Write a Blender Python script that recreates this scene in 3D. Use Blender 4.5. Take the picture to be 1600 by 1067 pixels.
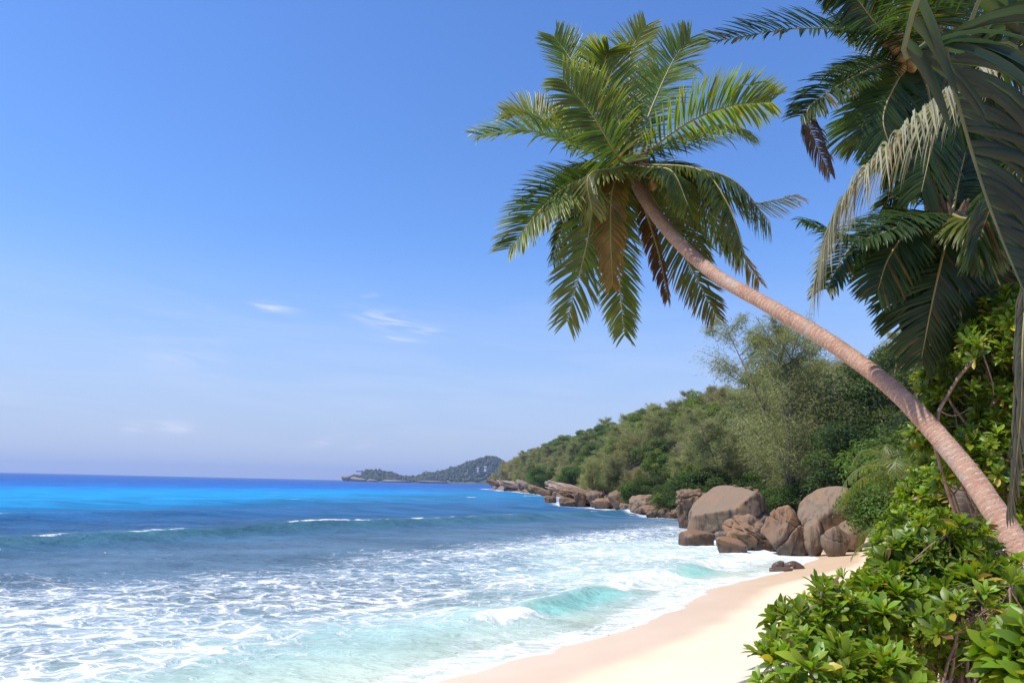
import bpy, math, random
import numpy as np
from mathutils import Vector, Matrix, Euler

# ------------------------------------------------------------------ scene, camera, sky, sun
SC = bpy.context.scene
COL = SC.collection
for _o in list(bpy.data.objects):
    bpy.data.objects.remove(_o)
SC.render.engine = 'CYCLES'
SC.cycles.use_denoising = True
SC.cycles.max_bounces = 8
SC.cycles.transparent_max_bounces = 6
SC.cycles.volume_bounces = 0
SC.view_settings.view_transform = 'Standard'
SC.view_settings.look = 'None'
SC.view_settings.gamma = 1.0
SC.view_settings.exposure = 0.33
SC.view_settings.use_curve_mapping = False

FPX, CX, CY = 1155.0, 800.0, 533.5          # focal length and centre in photograph pixels
CAM = Vector((0, 0, 4.0))
PITCH = math.atan(221.8 / FPX)
ROLL = math.radians(1.29)
ROT = Matrix.Rotation(math.pi / 2 + PITCH, 3, 'X') @ Matrix.Rotation(ROLL, 3, 'Z')
cam = bpy.data.cameras.new('camera')
cam.sensor_width = 36
cam.lens = 36 * FPX / 1600
cam.clip_start = 0.05
cam.clip_end = 30000
cam_ob = bpy.data.objects.new('camera', cam)
COL.objects.link(cam_ob)
cam_ob.location = CAM
cam_ob.rotation_euler = ROT.to_euler()
SC.camera = cam_ob

SUN = Vector((-0.47, -0.13, 0.87)).normalized()
sun = bpy.data.lights.new('sun', 'SUN')
sun.energy = 4.6
sun.angle = math.radians(0.53)
sun.color = (1.0, 0.95, 0.87)
sun_ob = bpy.data.objects.new('sun', sun)
COL.objects.link(sun_ob)
sun_ob.rotation_euler = SUN.to_track_quat('Z', 'Y').to_euler()

world = bpy.data.worlds.new('World')
SC.world = world
world.use_nodes = True


def build_world():
    nt = world.node_tree
    nt.nodes.clear()
    N, L = nt.nodes.new, nt.links.new
    out = N('ShaderNodeOutputWorld')
    bg = N('ShaderNodeBackground')
    sky = N('ShaderNodeTexSky')
    sky.sky_type = 'NISHITA'
    sky.sun_disc = False
    sky.sun_elevation = math.asin(SUN.z)
    sky.sun_rotation = math.atan2(SUN.x, SUN.y)
    sky.altitude = 0
    sky.air_density = 1.3
    sky.dust_density = 0.15
    sky.ozone_density = 3.5
    hsv = N('ShaderNodeHueSaturation')
    hsv.inputs['Saturation'].default_value = 1.08
    L(sky.outputs[0], hsv.inputs['Color'])
    tint = N('ShaderNodeMix'); tint.data_type = 'RGBA'; tint.blend_type = 'MULTIPLY'
    tint.inputs['Factor'].default_value = 1
    tint.inputs[7].default_value = (0.70, 0.87, 1.22, 1)
    L(hsv.outputs[0], tint.inputs[6])
    # thin cirrus, laid out in direction space (a gnomonic cloud layer)
    tc = N('ShaderNodeTexCoord')
    sep = N('ShaderNodeSeparateXYZ')
    L(tc.outputs['Generated'], sep.inputs[0])

    def m(op, a, b=None, c=None, clamp=False):
        n = N('ShaderNodeMath'); n.operation = op; n.use_clamp = clamp
        for i, v in enumerate((a, b, c)):
            if v is None:
                continue
            if isinstance(v, (int, float)):
                n.inputs[i].default_value = v
            else:
                L(v, n.inputs[i])
        return n.outputs[0]
    az = m('ARCTAN2', sep.outputs[0], sep.outputs[1])
    el = m('ARCSINE', sep.outputs[2])
    cmb = N('ShaderNodeCombineXYZ')
    L(m('MULTIPLY', az, 4.0), cmb.inputs[0]); L(m('MULTIPLY', m('SUBTRACT', el, m('MULTIPLY', az, -0.05)), 34.0), cmb.inputs[1])
    nz = N('ShaderNodeTexNoise'); nz.inputs['Scale'].default_value = 1.0; nz.inputs['Detail'].default_value = 7
    nz.inputs['Roughness'].default_value = 0.62; nz.inputs['Distortion'].default_value = 0.7
    L(cmb.outputs[0], nz.inputs['Vector'])
    cmb2 = N('ShaderNodeCombineXYZ')
    L(m('MULTIPLY', az, 14.0), cmb2.inputs[0]); L(m('MULTIPLY', m('SUBTRACT', el, m('MULTIPLY', az, -0.12)), 90.0), cmb2.inputs[1])
    nf = N('ShaderNodeTexNoise'); nf.inputs['Scale'].default_value = 1.0; nf.inputs['Detail'].default_value = 6
    nf.inputs['Distortion'].default_value = 1.2
    L(cmb2.outputs[0], nf.inputs['Vector'])

    def band(lo, hi, soft):
        a = N('ShaderNodeMapRange'); a.interpolation_type = 'SMOOTHSTEP'
        L(el, a.inputs[0]); a.inputs[1].default_value = lo - soft; a.inputs[2].default_value = lo + soft
        b = N('ShaderNodeMapRange'); b.interpolation_type = 'SMOOTHSTEP'
        L(el, b.inputs[0]); b.inputs[1].default_value = hi + soft; b.inputs[2].default_value = hi - soft
        return m('MULTIPLY', a.outputs[0], b.outputs[0])
    # a faint veil over the whole lower sky
    veil = m('MULTIPLY', m('SUBTRACT', nz.outputs[0], 0.42, clamp=True), band(0.05, 0.23, 0.06))
    veil = m('MULTIPLY', veil, 0.45)
    total = veil

    def wisp(a0, e0, wa, we, amp, tilt=0.0, thr=0.45):
        da = m('DIVIDE', m('SUBTRACT', az, a0), wa)
        de = m('DIVIDE', m('SUBTRACT', m('SUBTRACT', el, e0), m('MULTIPLY', m('SUBTRACT', az, a0), tilt)), we)
        r2 = m('ADD', m('MULTIPLY', da, da), m('MULTIPLY', de, de))
        g = m('POWER', 2.718, m('MULTIPLY', r2, -1.0))
        k = m('MULTIPLY', m('SUBTRACT', nf.outputs[0], thr, clamp=True), amp * 0.72)
        return m('MULTIPLY', g, k)

    def ae(px, py):
        d = ROT @ Vector(((px - CX) / FPX, -(py - CY) / FPX, -1))
        d.normalize()
        return math.atan2(d.x, d.y), math.asin(d.z)
    for px, py, wpx, hpx, amp, tilt, thr in ((428, 480, 30, 7, 3.2, -0.12, 0.36), (605, 500, 52, 13, 3.0, -0.16, 0.42), (628, 530, 26, 3, 2.4, -0.05, 0.38),
                                  (580, 462, 11, 3, 3.0, 0.1, 0.36), (270, 668, 30, 9, 2.2, 0.0, 0.30), (208, 668, 14, 8, 1.8, 0.2, 0.33),
                                  (505, 690, 24, 8, 1.7, 0.35, 0.36), (570, 692, 20, 7, 1.6, 0.3, 0.38), (290, 560, 60, 14, 0.9, 0.03, 0.35),
                                  (265, 532, 62, 5, 1.3, 0.06, 0.38), (60, 619, 60, 3, 0.9, -0.03, 0.33), (665, 516, 18, 4, 2.4, 0.0, 0.38)):
        a0, e0 = ae(px, py)
        total = m('ADD', total, wisp(a0, e0, wpx / FPX, hpx / FPX, amp, tilt, thr))
    fac = m('MINIMUM', total, 0.8)
    mix = N('ShaderNodeMix'); mix.data_type = 'RGBA'
    L(fac, mix.inputs['Factor'])
    # pale lavender sea haze low over the horizon, all the way round
    low = N('ShaderNodeMapRange'); low.interpolation_type = 'SMOOTHSTEP'
    L(el, low.inputs[0]); low.inputs[1].default_value = 0.34; low.inputs[2].default_value = -0.04
    low.inputs[3].default_value = 0.0; low.inputs[4].default_value = 0.92
    hz = N('ShaderNodeMix'); hz.data_type = 'RGBA'
    L(low.outputs[0], hz.inputs['Factor']); L(tint.outputs[2], hz.inputs[6])
    hz.inputs[7].default_value = (3.15, 3.7, 5.3, 1)
    L(hz.outputs[2], mix.inputs[6])
    mix.inputs[7].default_value = (5.6, 5.8, 6.8, 1)
    L(mix.outputs[2], bg.inputs[0])
    bg.inputs[1].default_value = 0.124
    L(bg.outputs[0], out.inputs[0])


build_world()
world.cycles.sampling_method = 'AUTOMATIC'

# ------------------------------------------------------------------ helpers


def ray(px, py):
    return ROT @ Vector(((px - CX) / FPX, -(py - CY) / FPX, -1))


def at(px, py, Y):
    """world point seen at a photograph pixel, at world distance Y in front of the camera"""
    d = ray(px, py)
    return CAM + d * (Y / d.y)


def on_z(px, py, z):
    d = ray(px, py)
    return CAM + d * ((z - CAM.z) / d.z)


def proj(p):
    q = ROT.transposed() @ (Vector(p) - CAM)
    return CX + FPX * q.x / -q.z, CY - FPX * q.y / -q.z


def hash3(ix, iy, iz, seed):
    with np.errstate(over='ignore'):
        h = (ix.astype(np.uint32) * np.uint32(374761393) + iy.astype(np.uint32) * np.uint32(668265263)
             + iz.astype(np.uint32) * np.uint32(2147483647) + np.uint32((seed * 144665 + 1013) & 0xffffffff))
        h = (h ^ (h >> np.uint32(13))) * np.uint32(1274126177)
        h = (h ^ (h >> np.uint32(16))) * np.uint32(2246822519)
        h = h ^ (h >> np.uint32(15))
    return h.astype(np.float64) / 4294967295.0


def vnoise(p, seed=0):
    p = np.asarray(p, float)
    i = np.floor(p).astype(np.int64)
    f = p - i
    u = f * f * f * (f * (f * 6 - 15) + 10)
    r = 0
    for dx in (0, 1):
        for dy in (0, 1):
            for dz in (0, 1):
                w = (u[:, 0] if dx else 1 - u[:, 0]) * (u[:, 1] if dy else 1 - u[:, 1]) * (u[:, 2] if dz else 1 - u[:, 2])
                r = r + w * hash3(i[:, 0] + dx, i[:, 1] + dy, i[:, 2] + dz, seed)
    return r


def fbm(p, oct=4, seed=0, gain=0.5):
    p = np.asarray(p, float)
    a, t, s = 1.0, 0.0, 0.0
    for k in range(oct):
        s = s + a * (vnoise(p * (2.03 ** k) + 17.3 * k, seed + k) - 0.5)
        t += a
        a *= gain
    return s / t * 2


def fbm2(x, y, sc, oct=3, seed=0):
    return fbm(np.stack([x.ravel() * sc, y.ravel() * sc, np.full(x.size, 0.37)], 1), oct, seed).reshape(x.shape)


def sstep(a, b, x):
    t = np.clip((x - a) / (b - a), 0, 1)
    return t * t * (3 - 2 * t)


def mk_mesh(name, v, f, smooth=True, attrs=None, mats=None):
    """v (N,3); f (M,k) array or list of arrays with different k"""
    me = bpy.data.meshes.new(name)
    v = np.asarray(v, np.float32)
    fl = f if isinstance(f, list) else [f]
    fl = [np.asarray(a, np.int32) for a in fl if len(a)]
    me.vertices.add(len(v))
    me.vertices.foreach_set('co', v.ravel())
    loops = np.concatenate([a.ravel() for a in fl])
    tot = np.concatenate([np.full(len(a), a.shape[1], np.int32) for a in fl])
    start = np.concatenate([[0], np.cumsum(tot)[:-1]]).astype(np.int32)
    me.loops.add(len(loops))
    me.loops.foreach_set('vertex_index', loops)
    me.polygons.add(len(tot))
    me.polygons.foreach_set('loop_start', start)
    me.polygons.foreach_set('loop_total', tot)
    me.polygons.foreach_set('use_smooth', np.full(len(tot), smooth, bool))
    for k, a in (attrs or {}).items():
        a = np.asarray(a, np.float32)
        if a.ndim == 1:
            at_ = me.attributes.new(k, 'FLOAT', 'POINT')
            at_.data.foreach_set('value', a)
        else:
            at_ = me.attributes.new(k, 'FLOAT_COLOR', 'POINT')
            if a.shape[1] == 3:
                a = np.concatenate([a, np.ones((len(a), 1), np.float32)], 1)
            at_.data.foreach_set('color', a.ravel())
    me.update(calc_edges=True)
    me.validate()
    for m_ in (mats or []):
        me.materials.append(m_)
    return me


def ob(name, me, parent=None, loc=None, kind=None):
    o = bpy.data.objects.new(name, me)
    COL.objects.link(o)
    if parent is not None:
        o.parent = parent
    if loc is not None:
        o.location = loc
    if kind:
        o['kind'] = kind
    return o


def tag(o, label, cat, group=None):
    o['label'] = label
    o['category'] = cat
    if group:
        o['group'] = group
    return o


def thing(name, label, cat, loc, group=None):
    o = bpy.data.objects.new(name, None)
    COL.objects.link(o)
    o.location = loc
    o.empty_display_size = 0.3
    return tag(o, label, cat, group)


ORD = ['first', 'second', 'third', 'fourth', 'fifth', 'sixth', 'seventh', 'eighth', 'ninth', 'tenth', 'eleventh', 'twelfth', 'thirteenth',
       'fourteenth', 'fifteenth', 'sixteenth', 'seventeenth', 'eighteenth', 'nineteenth', 'twentieth', 'twenty-first', 'twenty-second',
       'twenty-third', 'twenty-fourth', 'twenty-fifth', 'twenty-sixth', 'twenty-seventh', 'twenty-eighth', 'twenty-ninth', 'thirtieth', 'thirty-first', 'thirty-second', 'thirty-third', 'thirty-fourth', 'thirty-fifth', 'thirty-sixth',
       'thirty-seventh', 'thirty-eighth', 'thirty-ninth', 'fortieth', 'forty-first', 'forty-second', 'forty-third', 'forty-fourth', 'forty-fifth']


def tube(pts, rad, sides=8, close=True, ring_noise=0.0, seed=0):
    """swept tube through pts (n,3) with radii; returns verts, quads"""
    P = np.asarray(pts, float)
    n = len(P)
    R = np.broadcast_to(np.asarray(rad, float), (n,))
    T = np.gradient(P, axis=0)
    T /= np.linalg.norm(T, axis=1)[:, None] + 1e-12
    ref = np.array([0, 0, 1.0]) if abs(T[0][2]) < 0.9 else np.array([1.0, 0, 0])
    A = np.zeros_like(P)
    a = np.cross(T[0], ref); a /= np.linalg.norm(a)
    for i in range(n):
        a = a - T[i] * a.dot(T[i]); a /= np.linalg.norm(a) + 1e-12
        A[i] = a
    B = np.cross(T, A)
    th = np.linspace(0, 2 * np.pi, sides, endpoint=False)
    rr = R[:, None] * np.ones((1, sides))
    if ring_noise:
        rng = np.random.default_rng(seed)
        rr = rr * (1 + ring_noise * (rng.random((n, sides)) - 0.5))
    V = P[:, None, :] + rr[:, :, None] * (np.cos(th)[None, :, None] * A[:, None, :] + np.sin(th)[None, :, None] * B[:, None, :])
    i = np.arange(n - 1)[:, None] * sides
    j = np.arange(sides)[None, :]
    jn = (j + 1) % sides
    F = np.stack([i + j, i + jn, i + sides + jn, i + sides + j], -1).reshape(-1, 4)
    V = V.reshape(-1, 3)
    return V, F


class Acc:
    """collects quads (and per-vertex attributes) into one mesh"""
    def __init__(s):
        s.v, s.f, s.a, s.n = [], [], {}, 0

    def add(s, v, f, **attrs):
        v = np.asarray(v, float)
        s.v.append(v); s.f.append(np.asarray(f) + s.n); s.n += len(v)
        for k, x in attrs.items():
            x = np.asarray(x, float)
            if x.ndim == 0:
                x = np.full(len(v), float(x))
            elif x.ndim == 1 and len(x) in (3,) and len(v) != 3:
                x = np.tile(x, (len(v), 1))
            s.a.setdefault(k, []).append(x)

    def mesh(s, name, mats, smooth=True):
        return mk_mesh(name, np.concatenate(s.v), np.concatenate(s.f), smooth, {k: np.concatenate(x) for k, x in s.a.items()}, mats)


def spline(pts, n):
    """Catmull-Rom through pts -> n samples"""
    P = np.asarray(pts, float)
    P = np.vstack([2 * P[0] - P[1], P, 2 * P[-1] - P[-2]])
    m_ = len(P) - 3
    u = np.linspace(0, m_ - 1e-9, n)
    i = u.astype(int); t = (u - i)[:, None]
    p0, p1, p2, p3 = P[i], P[i + 1], P[i + 2], P[i + 3]
    return 0.5 * (2 * p1 + (p2 - p0) * t + (2 * p0 - 5 * p1 + 4 * p2 - p3) * t ** 2 + (3 * p1 - p0 - 3 * p2 + p3) * t ** 3)


# ------------------------------------------------------------------ materials


class NT:
    def __init__(s, name):
        s.m = bpy.data.materials.new(name)
        s.m.use_nodes = True
        s.t = s.m.node_tree
        s.t.nodes.clear()
        s.out = s.n('ShaderNodeOutputMaterial')

    def n(s, t, **kw):
        x = s.t.nodes.new(t)
        for k, v in kw.items():
            if k.startswith('_'):
                setattr(x, k[1:], v)
            else:
                s.set(x.inputs[k.replace('__', ' ')], v)
        return x

    def set(s, inp, v):
        if isinstance(v, bpy.types.NodeSocket):
            s.t.links.new(v, inp)
        elif isinstance(v, (tuple, list)) and len(v) == 3 and inp.type == 'RGBA':
            inp.default_value = (*v, 1)
        else:
            inp.default_value = v

    def math(s, op, a, b=None, clamp=False):
        x = s.n('ShaderNodeMath', _operation=op, _use_clamp=clamp)
        s.set(x.inputs[0], a)
        if b is not None:
            s.set(x.inputs[1], b)
        return x.outputs[0]

    def mix(s, f, a, b, blend='MIX'):
        x = s.n('ShaderNodeMix', _data_type='RGBA', _blend_type=blend)
        s.set(x.inputs[0], f); s.set(x.inputs[6], a); s.set(x.inputs[7], b)
        return x.outputs[2]

    def rng(s, v, a, b, c=0.0, d=1.0, smooth=True):
        x = s.n('ShaderNodeMapRange', _interpolation_type='SMOOTHSTEP' if smooth else 'LINEAR')
        s.set(x.inputs[0], v)
        for i, q in enumerate((a, b, c, d)):
            s.set(x.inputs[i + 1], q)
        return x.outputs[0]

    def noise(s, scale, detail=4, rough=0.55, vec=None, dist=0.0):
        x = s.n('ShaderNodeTexNoise', Scale=scale, Detail=detail, Roughness=rough, Distortion=dist)
        if vec is not None:
            s.set(x.inputs['Vector'], vec)
        return x.outputs[0]

    def pos(s, scale=(1, 1, 1), src='Object'):
        tc = s.n('ShaderNodeTexCoord')
        mp = s.n('ShaderNodeMapping')
        s.t.links.new(tc.outputs[src], mp.inputs[0])
        mp.inputs['Scale'].default_value = scale
        return mp.outputs[0]

    def attr(s, name, out='Fac'):
        x = s.n('ShaderNodeAttribute', _attribute_name=name)
        return x.outputs[out]

    def bump(s, h, strength=0.5, dist=0.05, normal=None):
        x = s.n('ShaderNodeBump', Strength=strength, Distance=dist, Height=h)
        if normal is not None:
            s.set(x.inputs['Normal'], normal)
        return x.outputs[0]

    def princ(s, **kw):
        x = s.n('ShaderNodeBsdfPrincipled', **kw)
        return x

    def done(s, sh):
        s.t.links.new(sh, s.out.inputs['Surface'])
        return s.m


def leaf_material(name, translucency=0.35, rough=0.42, spec=0.5, var=0.25, trans_tint=(1.25, 1.25, 0.45)):
    m = NT(name)
    c = m.attr('col', 'Color')
    oi = m.n('ShaderNodeObjectInfo')
    k = m.rng(oi.outputs['Random'], 0, 1, 1 - var, 1 + var, False)
    nz = m.rng(m.noise(3.0, 2, vec=m.pos()), 0.3, 0.7, 0.8, 1.2)
    kk = m.math('MULTIPLY', k, nz)
    cc = m.mix(1.0, c, m.n('ShaderNodeCombineColor', Red=kk, Green=kk, Blue=kk).outputs[0], 'MULTIPLY')
    p = m.princ(Base__Color=cc, Roughness=rough)
    p.inputs['Specular IOR Level'].default_value = spec
    tl = m.n('ShaderNodeBsdfTranslucent', Color=m.mix(1.0, cc, trans_tint, 'MULTIPLY'))
    ms = m.n('ShaderNodeMixShader')
    ms.inputs[0].default_value = translucency
    m.t.links.new(p.outputs[0], ms.inputs[1]); m.t.links.new(tl.outputs[0], ms.inputs[2])
    return m.done(ms.outputs[0])


def bark_material(name, c1, c2, scale=6.0, stretch=(1, 1, 1), bump=0.6, rough=0.85):
    m = NT(name)
    v = m.pos(stretch)
    a = m.noise(scale, 6, 0.65, v)
    b = m.noise(scale * 5, 4, 0.6, v)
    col = m.mix(m.rng(a, 0.32, 0.68), c1, c2)
    col = m.mix(m.rng(b, 0.55, 0.75, 0, 0.45), col, tuple(0.55 * x for x in c1))
    h = m.math('ADD', a, m.math('MULTIPLY', b, 0.5))
    return m.done(m.princ(Base__Color=col, Roughness=rough, Normal=m.bump(h, bump, 0.03)).outputs[0])


def granite_material(name, warm, grey, dark, streak=1.0):
    m = NT(name)
    p = m.pos()
    oi = m.n('ShaderNodeObjectInfo')
    sh = m.n('ShaderNodeVectorMath', _operation='ADD')
    m.set(sh.inputs[0], p)
    m.set(sh.inputs[1], m.n('ShaderNodeCombineXYZ', X=m.math('MULTIPLY', oi.outputs['Random'], 60.0)).outputs[0])
    v = sh.outputs[0]
    big = m.noise(0.55, 5, 0.6, v, 0.4)
    mid = m.noise(2.6, 6, 0.65, v, 0.3)
    fine = m.noise(22, 4, 0.7, v)
    mp = m.n('ShaderNodeMapping'); m.set(mp.inputs[0], v); mp.inputs['Scale'].default_value = (2.2, 2.2, 0.22)
    st = m.noise(1.3, 5, 0.6, mp.outputs[0], 0.5)
    col = m.mix(m.rng(big, 0.35, 0.65), warm, grey)
    gz = m.n('ShaderNodeSeparateXYZ'); m.set(gz.inputs[0], m.n('ShaderNodeNewGeometry').outputs['Normal'])
    steep = m.rng(gz.outputs[2], 0.35, 0.8, 1.0, 0.12)
    col = m.mix(m.math('MULTIPLY', m.rng(st, 0.45, 0.64, 0, 0.85 * streak), steep), col, dark)
    col = m.mix(m.rng(mid, 0.5, 0.72, 0, 0.45), col, tuple(1.25 * x for x in warm))
    col = m.mix(m.rng(fine, 0.55, 0.8, 0, 0.4), col, dark)
    k = m.rng(oi.outputs['Random'], 0, 1, 0.82, 1.15, False)
    col = m.mix(1.0, col, m.n('ShaderNodeCombineColor', Red=k, Green=k, Blue=k).outputs[0], 'MULTIPLY')
    # wet, dark foot where the sea washes the rock
    wet = m.attr('wet')
    col = m.mix(m.math('MULTIPLY', wet, 0.62), col, (0.045, 0.028, 0.018))
    rough = m.rng(wet, 0, 1, 0.82, 0.38, False)
    h = m.math('ADD', m.math('MULTIPLY', mid, 0.45), m.math('MULTIPLY', fine, 0.16))
    return m.done(m.princ(Base__Color=col, Roughness=rough, Normal=m.bump(h, 0.5, 0.05)).outputs[0])


M_FROND = leaf_material('palm leaflet', 0.46, 0.38, 0.5, 0.12, (1.55, 1.5, 0.4))
M_PALE = leaf_material('pale leaflet', 0.35, 0.45, 0.5, 0.1, (1.05, 1.05, 0.85))  # neutral tint; the arching frond's sunlit look is put into its colour
M_SHRUB = leaf_material('fleshy shrub leaf', 0.42, 0.42, 0.5, 0.30, (1.5, 1.5, 0.5))
M_TREE = leaf_material('broadleaf foliage', 0.45, 0.55, 0.35, 0.22)
M_CASU = leaf_material('casuarina needles', 0.48, 0.7, 0.2, 0.2, (1.3, 1.25, 0.75))
M_MIDRIB = bark_material('frond midrib', (0.22, 0.20, 0.06), (0.30, 0.24, 0.09), 4, (1, 1, 1), 0.2, 0.5)
M_DARKRIB = bark_material('green midrib', (0.06, 0.08, 0.035), (0.11, 0.12, 0.05), 6, (1, 1, 1), 0.2, 0.5)
M_BARK = bark_material('grey bark', (0.10, 0.075, 0.055), (0.20, 0.16, 0.125), 5)
M_TWIG = bark_material('brown twig', (0.20, 0.12, 0.085), (0.34, 0.23, 0.17), 12)
M_HUSK = bark_material('coconut husk', (0.20, 0.10, 0.03), (0.32, 0.20, 0.06), 7, (1, 1, 1), 0.3, 0.6)
M_FIBRE = bark_material('palm sheath fibre', (0.10, 0.06, 0.03), (0.19, 0.12, 0.07), 25, (1, 1, 0.3), 0.8)
M_GRANITE = granite_material('granite', (0.20, 0.122, 0.066), (0.165, 0.120, 0.080), (0.046, 0.031, 0.021))
M_GRANITE_RED = granite_material('shore granite', (0.215, 0.112, 0.050), (0.170, 0.115, 0.072), (0.042, 0.027, 0.018), 1.0)
M_GRANITE_PALE = granite_material('pale granite', (0.28, 0.20, 0.145), (0.22, 0.165, 0.125), (0.08, 0.057, 0.043), 0.9)


def trunk_material():
    m = NT('leaning palm bark')
    p = m.pos()
    u = m.attr('ring')          # distance along the trunk in rings
    n1 = m.noise(5, 5, 0.65, p)
    n2 = m.noise(38, 4, 0.65, p)
    mp = m.n('ShaderNodeMapping'); m.set(mp.inputs[0], p); mp.inputs['Scale'].default_value = (1, 1, 1)
    n3 = m.noise(14, 3, 0.6, mp.outputs[0], 0.8)
    col = m.mix(m.rng(n1, 0.3, 0.7), (0.35, 0.19, 0.125), (0.45, 0.275, 0.19))
    scar = m.attr('scar')
    col = m.mix(m.math('MULTIPLY', m.rng(m.math('ADD', scar, m.math('MULTIPLY', m.math('SUBTRACT', n3, 0.5), 2.4)), 0.50, 0.95), 0.85), col, (0.56, 0.44, 0.34))
    col = m.mix(m.rng(n2, 0.55, 0.8, 0, 0.55), col, (0.16, 0.10, 0.07))
    n4 = m.noise(1.7, 6, 0.7, p, 0.5)
    col = m.mix(m.rng(n4, 0.52, 0.66, 0, 0.65), col, (0.40, 0.34, 0.28))
    col = m.mix(m.rng(n4, 0.42, 0.30, 0, 0.6), col, (0.21, 0.105, 0.065))
    col = m.mix(m.rng(m.attr('age'), 0.72, 0.97, 0, 0.75), col, (0.17, 0.115, 0.06))
    h = m.math('ADD', n1, m.math('MULTIPLY', n2, 0.45))
    return m.done(m.princ(Base__Color=col, Roughness=0.82, Normal=m.bump(h, 0.9, 0.04)).outputs[0])


M_TRUNK = trunk_material()

# ------------------------------------------------------------------ coast and terrain functions
_c = [on_z(690, 1067, 0), on_z(870, 1015, 0), on_z(960, 985, 0), on_z(1100, 925, 0), on_z(1170, 905, 0), on_z(1262, 880, 0), on_z(1285, 858, 0)]
COAST = [(-75.0, -100.0), (-14.0, -5.0)] + [(p.x, p.y) for p in _c] + [(21.5, 56), (24.5, 72), (24.0, 94), (20.5, 118), (17.0, 136), (12.0, 150), (15.5, 205), (14.0, 290), (2, 400), (-17, 520), (-8, 535), (60, 560), (260, 600)]
COAST = np.array(COAST)


def coast_s(x, y):
    """signed distance inland from the coast line (+ is land), and length along it"""
    sh = x.shape
    x = x.ravel(); y = y.ravel()
    best = np.full(x.size, 1e18); sg = np.zeros(x.size); tt = np.zeros(x.size)
    L0 = 0.0
    for a, b in zip(COAST[:-1], COAST[1:]):
        d = b - a; l = np.hypot(*d)
        u = np.clip(((x - a[0]) * d[0] + (y - a[1]) * d[1]) / l ** 2, 0, 1)
        qx, qy = x - a[0] - u * d[0], y - a[1] - u * d[1]
        dd = qx * qx + qy * qy
        cr = d[1] * (x - a[0]) - d[0] * (y - a[1])       # > 0 to the right of the direction of travel
        k = dd < best - 1e-9
        best = np.where(k, dd, best); sg = np.where(k, np.sign(cr), sg); tt = np.where(k, L0 + u * l, tt)
        L0 += l
    return (np.sqrt(best) * sg).reshape(sh), tt.reshape(sh)


SHORE_D = np.array([22.8, 36.0]); SHORE_D /= np.hypot(*SHORE_D)
SHORE_N = np.array([SHORE_D[1], -SHORE_D[0]])


def wave_st(x, y):
    """straight wave coordinates: distance inland (s) and along the beach (t)"""
    dx, dy = x + 1.4, y - 14.7
    return dx * SHORE_N[0] + dy * SHORE_N[1], dx * SHORE_D[0] + dy * SHORE_D[1]


def land_h(x, y):
    x = np.asarray(x, float); y = np.asarray(y, float)
    s, _ = coast_s(x, y)
    beach = np.where(s < 0, 0.10 * s, 0.105 * s)
    beach = beach + 1.55 * sstep(4.5, 10.5, s) - 0.05 * np.clip(s - 10.5, 0, None)
    beach = np.maximum(beach, -5 - 0.0 * s)
    near_hill = 0.34 * np.clip(s - 19, 0, 40)
    beach = beach + near_hill * sstep(18, 45, y)
    A = np.interp(y, [60, 100, 200, 300, 400, 480, 540, 600], [15, 21, 30, 34, 33, 27, 18, 8])
    Ls = np.interp(y, [60, 200, 400, 540], [30, 34, 32, 22])
    rocky = np.where(s < 0, 0.35 * s, 0.22 * np.clip(s, 0, 8) + A * (1 - np.exp(-np.clip(s - 4, 0, None) / Ls)))
    rocky = np.maximum(rocky, -5)
    w = sstep(52, 66, y)
    h = beach * (1 - w) + rocky * w
    n = fbm2(x, y, 0.06, 3, 5) * 1.5 * sstep(14, 40, s)
    return h + n


def land_at(x, y):
    return float(land_h(np.array([x]), np.array([y]))[0])


def graded(lo, hi, step, a, b, grow):
    """coordinates with even steps inside [lo, hi], growing outside to [a, b]"""
    c = list(np.arange(lo, hi, step)) + [hi]
    d, q = step, hi
    while q < b:
        d *= grow; q += d; c.append(min(q, b))
    d, q = step, lo
    while q > a:
        d *= grow; q -= d; c.insert(0, max(q, a))
    return np.array(sorted(set(c)))


def grid_faces(nx, ny):
    i = np.arange(nx - 1)[None, :]; j = np.arange(ny - 1)[:, None] * nx
    return np.stack([j + i, j + i + 1, j + i + 1 + nx, j + i + nx], -1).reshape(-1, 4)


# ------------------------------------------------------------------ ground


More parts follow.
